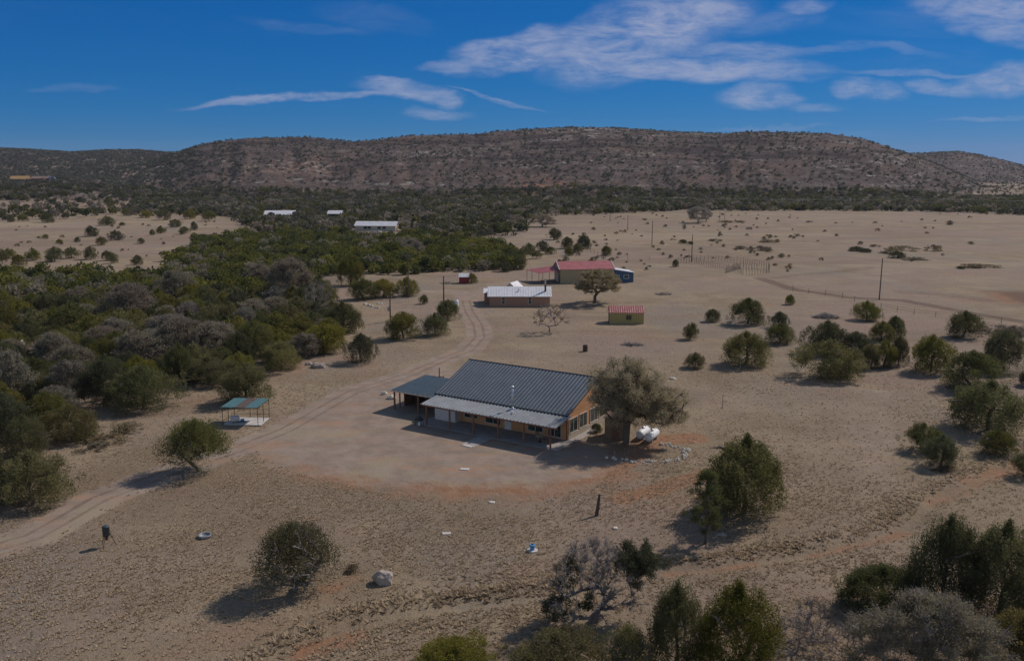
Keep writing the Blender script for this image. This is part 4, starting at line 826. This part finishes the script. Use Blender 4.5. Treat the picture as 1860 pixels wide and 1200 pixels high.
# propane tanks
def ptank(px,py,rz,label,g=None):
    x,y=G(px,py); r=root('propane_tank',x,y,label,'propane tank',g,rz=rz); L=1.15;R=.5;zc=.72
    prof=[(0.001,-L-.38),(.22,-L-.35),(.38,-L-.24),(.47,-L-.1),(R,-L+.05),(R,L-.05),(.47,L+.1),(.38,L+.24),(.22,L+.35),(.001,L+.38)]
    m=MB(); m.lathe(prof,24,0,Matrix.Translation((0,0,zc))@Matrix.Rotation(math.pi/2,4,'Y')); m.build('tank_body',M['white'],r,True)
    m=MB(); m.lathe([(.19,zc+.46),(.19,zc+.62),(.12,zc+.7),(0,zc+.71)],14); m.build('valve_dome',M['steel'],r,True)
    for a in (-.75,.75): m=MB(); m.box(a-.12,a+.12,-.38,.38,-.05,.34); m.build('saddle',M['concrete'],r)
ptank(1168,795,math.radians(62),'left white propane tank, half hidden behind the one beside it under the big oak'); ptank(1184,800,math.radians(60),'right white propane tank, in full view under the big oak')
# ------------------------------------------------------------------ other buildings
def gable_house(name,x,y,rz,L,D,zw,zr,label,cat,wallm,roofm,ov=.35,th=.06,pitch=.6,front=0,hr=.025):
    """origin at the front left wall corner, x along the front"""
    r=root(name,x,y,label,cat,rz=rz,z=H(x,y)); m=MB(); m.box(0,L,0,D,-.3,zw); w=m.build('wall',M[wallm],r)
    m=MB(); zg=zw+(zr-zw)*.93; m.poly([(L-.01,0,zw),(L-.01,D,zw),(L-.01,D/2,zg)],.12); m.build('gable_wall',M[wallm],r); m=MB(); m.poly([(.01,D,zw),(.01,0,zw),(.01,D/2,zg)],.12); m.build('gable_wall',M[wallm],r)
    m=MB(); sl=(zr-zw)/(D/2); ze=zw-sl*ov+.06; sheet(m,(-ov,-ov,ze),(L+ov,-ov,ze),(L+ov,D/2,zr+.06),(-ov,D/2,zr+.06),pitch,hr,th); sheet(m,(L+ov,D+ov,ze),(-ov,D+ov,ze),(-ov,D/2,zr+.06),(L+ov,D/2,zr+.06),pitch,hr,th); rr_=m.build('roof',M[roofm],r)
    return r,w,rr_
def fwin(r,x0,x1,z0,z1,fm='trim',bars=True,y=0.,nm='window'):
    m=MB(); t_=.09
    m.box(x0-t_,x1+t_,y-.08,y-.002,z1,z1+t_); m.box(x0-t_,x1+t_,y-.08,y-.002,z0-t_,z0); m.box(x0-t_,x0,y-.07,y-.002,z0,z1); m.box(x1,x1+t_,y-.07,y-.002,z0,z1)
    if bars: m.box(x0,x1,y-.05,y-.002,(z0+z1)/2-.03,(z0+z1)/2+.03)
    f_=m.build(nm,M[fm],r); g_=MB(); g_.box(x0,x1,y-.02,y-.001,z0,(z0+z1)/2-.031 if bars else z1)
    if bars: g_.box(x0,x1,y-.02,y-.001,(z0+z1)/2+.031,z1)
    g_.build('pane',M['glass'],f_)
# brick house
x0,y0=G(889,557); r,w,rr_=gable_house('brick_house',x0,y0,0.,13.9,7.2,2.55,4.15,'low red-brown brick house with a pale metal roof and two tall narrow windows','house','brick','white_metal',.45)
for a in (2.9,9.0): fwin(r,a,a+.62,.7,2.2,'cream')
m=MB(); m.box(12.7,13.1,1.5,1.9,2.9,4.9); m.build('chimney',M['rust'],r); m=MB(); m.tube((12.9,1.7,4.9),(12.9,1.7,6.3),.16,n=8); m.build('stove_pipe',M['steel'],r)
m=MB(); m.box(-1.35,-.05,5.6,9.,-.2,2.3); m.build('lean_to',M['brick'],r); m=MB(); m.poly([(-1.6,5.2,2.42),(5.,5.2,2.42),(5.,9.4,3.0),(-1.6,9.4,3.0)],.08); m.build('lean_to_roof',M['white_metal'],r)
m=MB(); m.tube((6.5,1.3,3.3),(6.75,1.6,3.65),.07,n=6); m.tube((6.75,1.6,3.65),(6.7,1.8,3.95),.05,n=6); m.tube((6.6,1.35,3.35),(5.95,1.0,3.12),.045,n=6); m.build('roof_vent',M['dark'],r)
r,w,rr_=gable_house('white_roofed_shed',1.2,213,math.radians(66),4.,3.4,2.3,3.75,'small shed with a white gabled roof peeking over the brick house roof','shed','cream','white_metal',.25)
# barn
x0,y0=G(1018,515); AB=math.radians(7); r,w,rr_=gable_house('barn',x0,y0,AB,14.9,10.,3.9,5.5,'tan barn with a red metal roof, pale edged gable and open red awning','barn','tan','red_metal',.3)
bm_=r
m=MB(); sl=2.4/5
for s_ in (0,1):
    a=(-.42,-.3,3.82) ; b=(-.42,5,6.4); c=(-.42,10.3,3.82)
m.tube((-.36,-.3,3.86),(-.36,5,5.6),.11,n=5); m.tube((-.36,10.3,3.86),(-.36,5,5.6),.11,n=5); m.build('roof_edge',M['white_metal'],rr_); m=MB(); m.tube((15.25,-.3,3.86),(15.25,5,5.6),.11,n=5); m.build('roof_edge',M['white_metal'],rr_)
m=MB(); m.box(-.06,-.003,1.,2.,0,2.2); m.build('door',M['dark'],r)
m=MB(); m.box(-.07,-.004,4.,7.,0,2.8); m.build('door',M['white_panel'],r)
def sh_local(pts): return pts
m=MB(); A0=(-7.8,6.2,3.05);A1=(-5.6,.1,2.75);A2=(-.25,.1,3.45);A3=(-.25,8.6,4.0)
A0=(-8.3,8.8,2.9);A1=(-5.9,.4,2.9); sheet(m,A0,A1,A2,A3,.5,.03); m.build('awning_roof',M['red_metal'],r)
for a,b in [(-8.1,8.5),(-7.2,5.),(-5.9,.7),(-3.,.5),(-3.6,8.5)]: m=MB(); m.tube((a,b,-.1),(a,b,3.05),.07,n=6); m.build('awning_post',M['red_metal'],r)
# blue lean-to at the right end of the barn
m=MB(); m.box(15.0,20.7,.6,6.5,-.2,2.6); m.poly([(15.0,.62,2.6),(20.7,.62,2.6),(20.7,.62,2.65),(15.0,.62,3.6)],.1); m.build('lean_to',M['blue'],r)
m=MB(); m.poly([(14.98,.3,3.7),(20.95,.3,2.7),(20.95,6.8,2.7),(14.98,6.8,3.7)],.08); m.build('lean_to_roof',M['white_metal'],r)
fwin(r,18.0,19.3,1.1,1.9,'white',False,.6); fwin(r,15.6,16.6,1.1,1.9,'white',False,.6)
# yellow shed
x0,y0=G(1107,588); r,w,rr_=gable_house('garden_shed',x0,y0,math.radians(-2),7.0,3.6,2.35,3.45,'ochre yellow metal shed with a red ribbed roof and one small dark window','shed','ochre','red_metal',.15,pitch=.45)
fwin(r,3.5,4.35,1.0,1.75,'dark',False); m=MB(); m.box(3.9,3.96,-.07,-.022,1.0,1.75); m.build('window_bar',M['ochre'],r)
m=MB(); m.box(-.05,-.003,.8,1.9,0,2.05); m.build('door',M['dark'],r)
M['pole_grey']=mat('weathered_steel',col=(.2,.19,.19),rough=.7)
# red pump house and windmill tower
x0,y0=G(834,515); r,w,rr_=gable_house('pump_house',x0,y0,0,2.6,2.6,1.9,2.7,'small dark red pump house with a white roof beside the dirt road','shed','redwall','white_metal',.18,pitch=.4)
x,y=G(843,500); r=root('windmill_tower',x,y,'thin grey lattice tower rising behind the red pump house','tower'); m=MB(); B=1.35; T_=.28; HT=8.5
cs=[(-1,-1),(1,-1),(1,1),(-1,1)]
for a,b in cs: m.tube((a*B,b*B,-.2),(a*T_,b*T_,HT),.035,n=5)
m.build('frame',M['pole_grey'],r); m=MB()
for k in range(5):
    f0=k/5;f1=(k+1)/5; s0=B+(T_-B)*f0;s1=B+(T_-B)*f1
    for i in range(4):
        a,b=cs[i];c,d=cs[(i+1)%4]; m.tube((a*s0,b*s0,HT*f0),(c*s1,d*s1,HT*f1),.014,n=4); m.tube((a*s1,b*s1,HT*f1),(c*s1,d*s1,HT*f1),.014,n=4)
m.build('brace',M['pole_grey'],r)
# far buildings in the woodland
x0,y0=G(645,419); r,w,rr_=gable_house('long_house',x0,y0,math.radians(-6),20.5,8.,2.6,4.4,'long cream building with a pale blue-white metal roof showing above the woodland','house','cream','white_metal',.5,pitch=1.)
for a in (4.5,6.5,11.5,14.): fwin(r,a,a+1.5,1.,2.,'dark',False)
x0,y0=G(482,397); r,w,rr_=gable_house('white_roofed_house',x0,y0,math.radians(6),17.,9.,2.6,4.6,'far house with a bright white metal roof left of the small dark cabin','house','blue','white_metal',.8,pitch=1.)
m=MB(); m.box(17.6,22,1,5,-.2,2.4); m.build('side_wing',M['white_panel'],r)
x0,y0=G(596,396); r,w,rr_=gable_house('small_cabin',x0,y0,math.radians(0),8.,7.,2.8,4.4,'small dark cabin with a pale roof between two far white-roofed buildings','cabin','dark','white_metal',.6)
x0,y0=G(690,426); r=root('water_trailer',x0,y0-10,'pale grey trailer in a clearing below the long cream building','trailer'); m=MB(); m.box(-2.2,2.2,-1,1,.5,2.3); m.build('body',M['white_panel'],r)
for a in (-1.4,1.4): m=MB(); m.tube((a,-1.08,.4),(a,1.08,.4),.38,n=14); m.build('wheel',M['dark'],r)
def hillpos(px,py):  # ground point on the rising terrain seen at a pixel
    lo,hi=200.,2000.; d=ray(px,py)
    for yv in np.arange(300,2000,4.):
        x=d[0]/d[1]*yv; z=CH+d[2]/d[1]*yv
        if H(x,yv)>=z: return x,yv
    return d[0]/d[1]*900,900.
for px,py,L,D,zw,zr,rm,wm,lab in [(18,329,19,9,2.4,5.2,'orange','brownroof','far house with a bright orange roof near the left skyline'),(56,329,19,9,2.6,4.8,'brownroof','redwall','far house with a dull brown roof right of the orange-roofed one')]:
    x,y=hillpos(px,py); gable_house('far_house',x,y,0,L,D,zw,zr,lab,'house',wm,rm,.6,pitch=1.2)
x,y=hillpos(88,329); gable_house('far_shed',x,y,0,6,5,3.0,4.2,'small pale blue-white shed right of the brown-roofed far house','shed','white_panel','blue',.4,pitch=1.)
# ------------------------------------------------------------------ shade shelter with tank
x0,y0=G(405,772); r=root('shade_shelter',x0,y0,'open shade shelter on thin posts with two teal roof panels and a dark middle panel','shelter',rz=math.radians(-4),z=0.)
SW,SD=4.5,3.3; zf,zb_=2.35,2.55
px_=[(0,1.75,'teal2'),(1.75,3.1,'paletan'),(3.1,SW+.1,'teal2')]
M['teal2']=mat('teal_sheet',col=(.07,.15,.16),var=.12,rough=.5)
for a,b,mt in px_:
    m=MB(); sheet(m,(a-.1,-.2,zf+.06),(b-.105,-.2,zf+.06),(b+.25,SD+.2,zb_+.06),(a+.255,SD+.2,zb_+.06),.35,.02,.03); m.build('roof_panel',M[mt],r)
for a,b in [(0,0),(SW,0),(.2,SD),(SW+.3,SD),(2.3,SD),(SW+.15,1.6),(0.1,1.6)]: m=MB(); m.tube((a,b,-.2),(a+.02,b,zf+.03+(b/SD)*.2),.04,n=6); m.build('post',M['dark'],r)
m=MB(); m.tube((0,0,.55),(.2,SD,.55),.025,n=5); m.tube((.2,SD,.6),(SW+.3,SD,.6),.025,n=5); m.tube((.2,SD,1.2),(SW+.3,SD,1.2),.02,n=5); m.tube((0,0,zf),(SW,0,zf),.04,n=5); m.tube((SW,0,zf),(SW+.3,SD,zb_),.04,n=5); m.build('rail',M['dark'],r)
o=MB().box(0,SW+.35,.0,SD,0.02,.10).build('shelter_slab',M['pale_concrete']); o.location=(x0,y0,0.02); o.rotation_euler=(0,0,math.radians(-4)); tag(o,'flat pale concrete slab under the shade shelter','slab')
r=root('water_tank',x0+1.25,y0+.95,'small grey-white tank lying on the slab under the shade shelter','tank',rz=.5,z=.13); m=MB(); m.lathe([(.001,-.55),(.3,-.52),(.42,-.4),(.42,.4),(.3,.52),(.001,.55)],18,0,Matrix.Translation((0,0,.45))@Matrix.Rotation(math.pi/2,4,'Y')); m.build('tank_body',M['white_panel'],r,True)
for a in (-.3,.3): m=MB(); m.box(a-.06,a+.06,-.3,.3,0,.2); m.build('saddle',M['dark'],r)
r=root('pump_motor',x0+2.1,y0+1.15,'small blue motor beside the tank under the shade shelter','motor',rz=.3,z=.13); m=MB(); m.box(-.3,.3,-.15,.15,0,.06); m.build('base',M['dark'],r); m=MB(); m.lathe([(.001,-.25),(.16,-.23),(.16,.23),(.001,.25)],12,0,Matrix.Translation((0,0,.22))@Matrix.Rotation(math.pi/2,4,'Y')); m.build('housing',M['bluepaint'],r)
# ------------------------------------------------------------------ small things
x,y=G(195,992); r=root('deer_feeder',x,y,'dark drum feeder on three splayed legs standing in dry grass at lower left','feeder'); m=MB(); m.lathe([(.001,.78),(.1,.8),(.29,.98),(.30,1.0),(.30,1.75),(.31,1.76),(.31,1.82),(.2,1.88),(.001,1.9)],20); m.build('drum',M['barrel'],r,True)
m=MB(); m.box(-.1,.1,-.1,.1,.6,.78); m.build('spinner',M['rust'],r)
for i in range(3): a=i*2.1+.5; m=MB(); m.tube((.27*math.cos(a),.27*math.sin(a),1.2),(.75*math.cos(a),.75*math.sin(a),-.1),.03,n=6); m.build('leg',M['rust'],r)
x,y=G(372,975); r=root('stock_trough',x,y,'round grey trough lying in the dry grass right of the drum feeder','trough'); m=MB(); m.lathe([(.46,0.),(.52,.04),(.56,.22),(.55,.26),(.48,.26),(.45,.2),(.43,.1)],28); m.build('rim',M['galv'],r,True); m=MB(); m.lathe([(.43,.08),(.2,.085),(0,.085)],28); m.build('water',M['dark'],r)
x,y=G(967,1001); r=root('well_cap',x,y,'bright blue capped well pipe on a small concrete pad in the dry grass','well'); m=MB(); m.lathe([(.19,0.1),(.19,.42),(.25,.42),(.25,.52),(.22,.56),(0,.56)],18); m.build('cap',M['bluepaint'],r); m=MB(); m.box(-.1,.1,-.06,.06,.56,.62); m.build('bolt',M['dark'],r); m=MB(); m.lathe([(.48,-.1),(.46,.09),(0,.11)],16); m.build('pad',M['pale_concrete'],r)
x,y=G(1083,936); r=root('leaning_stump',x,y,'dark weathered post leaning to the right in the dry grass below the big oak','post'); m=MB(); m.tube((0,0,-.2),(.16,.1,1.0),.19,.15,n=9); m.tube((.16,.1,1.0),(.3,.2,2.05),.15,.11,n=9); m.tube((.1,.05,.5),(.33,.02,.8),.06,.04,n=6); m.build('timber',M['pole'],r)
x,y=G(1063,638); r=root('burn_barrel',x,y,'rusty barrel standing alone on the grass behind the ranch house','barrel'); m=MB(); m.lathe([(.42,0),(.43,.5),(.41,.52),(.43,.54),(.43,1.1),(.4,1.12),(.38,1.1),(.38,.6),(0,.58)],18); m.build('drum',M['rust'],r,True)
def slab(px,py,w,d,rz,lab,mt='pale_concrete',h=.06,name='concrete_slab'):
    x,y=G(px,py); o=MB().box(-w/2,w/2,-d/2,d/2,-.05,h).build(name,M[mt]); o.location=(x,y,H(x,y)+.02); o.rotation_euler=(0,0,rz)
    bv=o.modifiers.new('b','BEVEL'); bv.width=.015; return tag(o,lab,'slab')
slab(844,852,.95,.62,-.1,'pale slab on the gravel yard in front of the porch'); slab(811,969,.75,.5,.15,'pale square slab lying in the dry grass left of the blue well cap'); slab(850,810,1.2,.6,RZ,'pale step at the end of the path from the porch')
def rock(px,py,w,h,lab,seed,mt='rock',name='boulder',cat='rock',group=None,xy=None,d=None):
    rng=np.random.default_rng(seed); bm=bmesh.new(); bmesh.ops.create_icosphere(bm,subdivisions=3,radius=1)
    pl=unit(rng.normal(0,1,(9,3))); od=rng.uniform(.72,.95,9)
    for v in bm.verts:
        p=np.array(v.co); 
        for a,b in zip(pl,od):
            t_=p@a
            if t_>b: p=p-a*(t_-b)*.85
        p*=1+.07*math.sin(p[0]*7+seed)+.05*math.sin(p[1]*9+p[2]*6)
        v.co=(p[0]*w/2,p[1]*(d or w*.75)/2,max(p[2],-.35)*h*.72+h*.2)
    me=bpy.data.meshes.new(name); bm.to_mesh(me); bm.free(); me.materials.append(M[mt])
    x,y=xy or G(px,py); o=link(name,me); o.location=(x,y,H(x,y)); o.rotation_euler=(0,0,rng.uniform(-.4,.4)); return tag(o,lab,cat,group)
import bmesh
rock(696,1057,1.75,1.15,'big pale rounded boulder sitting in dry grass right of the dark green juniper',3)
rock(578,667,2.6,.9,'large flat pale boulder at the woodland edge left of the dark round juniper',4,d=1.6); rock(561,662,1.3,.5,'smaller pale rock touching the large flat boulder at the woodland edge',5)
rock(698,716,.95,.55,'upper pale rock left of the carport',6,'whiterock'); rock(711,724,1.3,.6,'lower wide pale rock beside the carport corner',7,'whiterock')
rock(1310,971,.95,.28,'flat pinkish rock on the ground right of the slim pine',8); rock(893,912,.7,.16,'flat white stone lying below the red soil, left of the tiny one',9,'whiterock'); rock(1003,908,.3,.2,'tiny white stone below the right end of the red soil',10,'whiterock'); rock(1117,959,.6,.2,'flat white stone right of the leaning post',11,'whiterock')
rock(1222,688,1.1,.3,'small pale stones on the grass upper right of the big oak',12,'whiterock'); rock(42,646,1.5,2.9,'upright white rock outcrop in the woodland near the left edge',13,'whiterock','rock_outcrop')
rock(1330,590,.3,.2,'small pale stone between the round and the wide juniper right of the yellow shed',14,'whiterock')
RR=random.Random(21)
for i in range(62):
    a=-2.6+i/62*3.7; rx,ry=5.0,3.4; X0,Y0=14.8,95.6; f=1+RR.uniform(-.1,.1)
    x=X0+rx*math.cos(a)*f; y=Y0+ry*math.sin(a)*f
    if i%2==0 and a<-1.9: continue
    w=RR.uniform(.22,.5); rock(0,0,w,w*.7,'white stone in the curved border below the big oak and propane tanks',100+i%9,'whiterock','border_stone','rock','white border stones below the big oak',xy=(x,y))
for i in range(10):
    x,y=G(672+RR.uniform(-10,22),556+RR.uniform(-4,5)); w=RR.uniform(.35,.9); rock(0,0,w,w*.6,'white rock in the small heap beside the woodland, above the transformer pole','%d'%i and 130+i,'whiterock','rock','rock','white rocks heaped beside the woodland',xy=(x,y))
for (px,py,lab) in [(1345,668,'white stake standing in front of the wide juniper'),(1312,742,'thin rod standing alone in the grass right of the big oak')]:
    x,y=G(px,py); m=MB(); m.tube((0,0,-.1),(0,0,1.9),.045 if px==1345 else .03,n=6); m.tube((0,0,1.9),(0,0,1.96),.06,n=6); o=m.build('stake',M['white'] if px==1345 else M['rust']); o.location=(x,y,H(x,y)); tag(o,lab,'stake')
x,y=G(829,556); r=root('white_tank',x,y,'small white tank with a dark cap behind the dark round roadside juniper','tank'); m=MB(); m.lathe([(.5,0),(.52,.1),(.52,1.2),(.4,1.42),(.2,1.5),(0,1.5)],18); m.build('tank_body',M['white'],r,True); m=MB(); m.lathe([(.14,1.5),(.14,1.62),(0,1.63)],10); m.build('cap',M['dark'],r)
# junk behind the carport
x,y=hl(-24.2,11.2); r=root('pipe_stand',x,y,'thin upright pipe with a cross bar behind the carport roof','pipe',z=0.); m=MB(); m.tube((0,0,0),(0,0,4.4),.07,n=6); m.build('pipe',M['rust'],r); m=MB(); m.tube((-.6,0,3.1),(.6,0,3.1),.05,n=5); m.tube((-.6,0,2.6),(-.6,0,3.3),.04,n=5); m.tube((.6,0,2.6),(.6,0,3.3),.04,n=5); m.build('crossbar',M['rust'],r)
# brush heaps
def heap(px,py,w,h,n,lab,seed):
    rng=random.Random(seed); x,y=G(px,py); m=MB()
    for i in range(n):
        a=rng.uniform(0,6.28); rr_=rng.random()**.6; p=Vector((math.cos(a)*rr_*w/2,math.sin(a)*rr_*w*.28,h*(1-rr_)*rng.random())); d=Vector((rng.gauss(0,1),rng.gauss(0,1),rng.gauss(0,.25))).normalized()*rng.uniform(.4,1.1); m.tube(p-d,p+d,rng.uniform(.03,.07),.015,n=4)
    o=m.build('brush_heap',M['greybark']); o.location=(x,y,H(x,y)+.05); tag(o,lab,'brush heap')
heap(1500,577,5.6,1.3,240,'heap of grey cut branches on the plain left of the pole-side juniper',1); heap(1150,627,3.8,.35,90,'flat patch of dark burnt brush on the grass behind the big oak',2); heap(1205,535,4,.6,60,'few grey fallen branches on the grass right of the umbrella-shaped oak',3); heap(812,515,3,.4,50,'scattered grey sticks left of the red pump house',4)
# dark shrub at the house wall
x,y=hl(1.5,8.6); place('JD',x,y,1.5,1.1,'small dark shrub against the pale foundation between house wall and brown shed','shrub','wall_shrub'); x,y=hl(2.6,10.6)
# ------------------------------------------------------------------ utility poles
def pole(px,py,pt,lab,arm=0,r0=.14,trans=0,group=None):
    x,y=G(px,py); h=max(topz(x,y,pt)-H(x,y),2.); r=root('utility_pole',x,y,lab,'utility pole',group); m=MB(); m.tube((0,0,-.2),(.05,0,h),r0*1.15,r0*.8,n=8); m.build('shaft',M['pole'],r)
    if arm: m=MB(); m.box(-arm,arm,-.06,.06,h-.55,h-.42); a_=m.build('crossarm',M['pole'],r)
    for q_ in ((-1,1) if arm else (0,)):
        m=MB(); m.lathe([(.05,0),(.07,.08),(.04,.16),(0,.18)],8); m.v=[(a+q_*arm*.85,b,c+(h-.42 if arm else h)) for a,b,c in m.v]; m.build('insulator',M['white_panel'],r)
    if trans: m=MB(); m.lathe([(.22,h-3.3),(.24,h-3.25),(.24,h-2.5),(.18,h-2.42),(0,h-2.4)],12); m.v=[(a-.3,b,c) for a,b,c in m.v]; m.build('transformer',M['steel'],r)
pole(1597,544,469,'tallest utility pole, standing on the plain beside the dirt track'); pole(1256,476,426,'utility pole at the stake corral'); pole(1184,444,401,'utility pole on the plain, third farthest of the line beyond the barn'); pole(1140,418,390,'utility pole on the plain where the far woodland ends')
pole(1108,402,386,'farthest thin utility pole against the dark woodland')
pole(806,547,501,'bare utility pole beside the road junction above the dark round juniper',r0=.16); pole(742,541,462,'tall dark utility pole in front of the conical brownish juniper',arm=.5); pole(709,584,536,'utility pole carrying a grey transformer left of the road',arm=.5,trans=1)
pole(1307,403,383,'left of two short poles near the lone far oak',r0=.1); pole(1316,403,384,'right of two short poles near the lone far oak',r0=.1)
wv=[]; m=MB()
for k in range(14):
    a=k/14;b=(k+1)/14; sag=lambda t_:-((t_*2)%1)*(1-(t_*2)%1)*3.
    P0=Vector((80+a*330,560-a*60,12.2+sag(a)));P1=Vector((80+b*330,560-b*60,12.2+sag(b))); m.tube(P0,P1,.045,n=4)
o=m.build('power_line',M['steel']); tag(o,'thin bright power line crossing in front of the hill foot at right','power line')
# ------------------------------------------------------------------ corral of stakes and wire fence
def fence(pl,step,h,lab,rad=.05,jit=.2,maxn=100,name='stake_fence',wire=True):
    rng=random.Random(len(pl)*7+int(h*10)); pts=[G(*p) for p in pl]; x0,y0=pts[0]; r=root(name,x0,y0,lab,'fence',z=H(x0,y0)); n=0; prev=None; wm=MB()
    for (ax,ay),(bx,by) in zip(pts[:-1],pts[1:]):
        L=math.hypot(bx-ax,by-ay); k=max(1,int(L/step))
        for i in range(k):
            if n>=maxn: break
            x=ax+(bx-ax)*i/k; y=ay+(by-ay)*i/k; z=H(x,y)-H(x0,y0); hh=h*rng.uniform(1-jit,1+jit); m=MB(); m.tube((x-x0,y-y0,z-.1),(x-x0+rng.uniform(-.05,.05),y-y0,z+hh),rad,rad*.8,n=5); m.build('post',M['fencewood'],r); n+=1
            if prev and wire:
                for f_ in (.45,.8): wm.tube((prev[0],prev[1],prev[2]+h*f_),(x-x0,y-y0,z+h*f_),.018,n=3)
            prev=(x-x0,y-y0,z)
    if wm.v: wm.build('wire',M['dark'],r)
fence([(1232,476),(1262,479),(1300,487),(1340,496),(1352,500)],1.05,2.0,'front side of the weathered stake corral on the plain',.055)
fence([(1252,473),(1300,474),(1350,479),(1396,487),(1397,496),(1350,500)],1.15,2.0,'back and right side of the weathered stake corral on the plain',.055)
fence([(1318,496),(1345,488),(1380,489)],.8,1.9,'inner pen of close-set dark stakes inside the corral',.07)
fence([(1440,528),(1530,541),(1600,560),(1660,572),(1740,578),(1860,592)],4.2,1.4,'thin wire fence with sparse posts along the dirt track on the plain',.06)
fence([(1005,430),(1100,470),(1180,472),(1232,474)],5.5,1.4,'faint wire fence running left from the stake corral behind the barn',.06)

# ------------------------------------------------------------------ thin dry air that pales the far hills
hm=bpy.data.materials.new('haze_air'); hm.use_nodes=True; nt=hm.node_tree; nt.nodes.clear(); T=NT(nt)
pv=T.n('ShaderNodeVolumePrincipled',{'Color':(.72,.80,1.,1),'Density':HAZE}); T.n('ShaderNodeOutputMaterial',{'Volume':pv.outputs[0]})
o=MB().box(-6300,6300,-6300,6300,-2.5,CH+130).build('haze',hm); tag(o,'thin bluish haze of dry air over the whole valley','haze',kind='stuff')
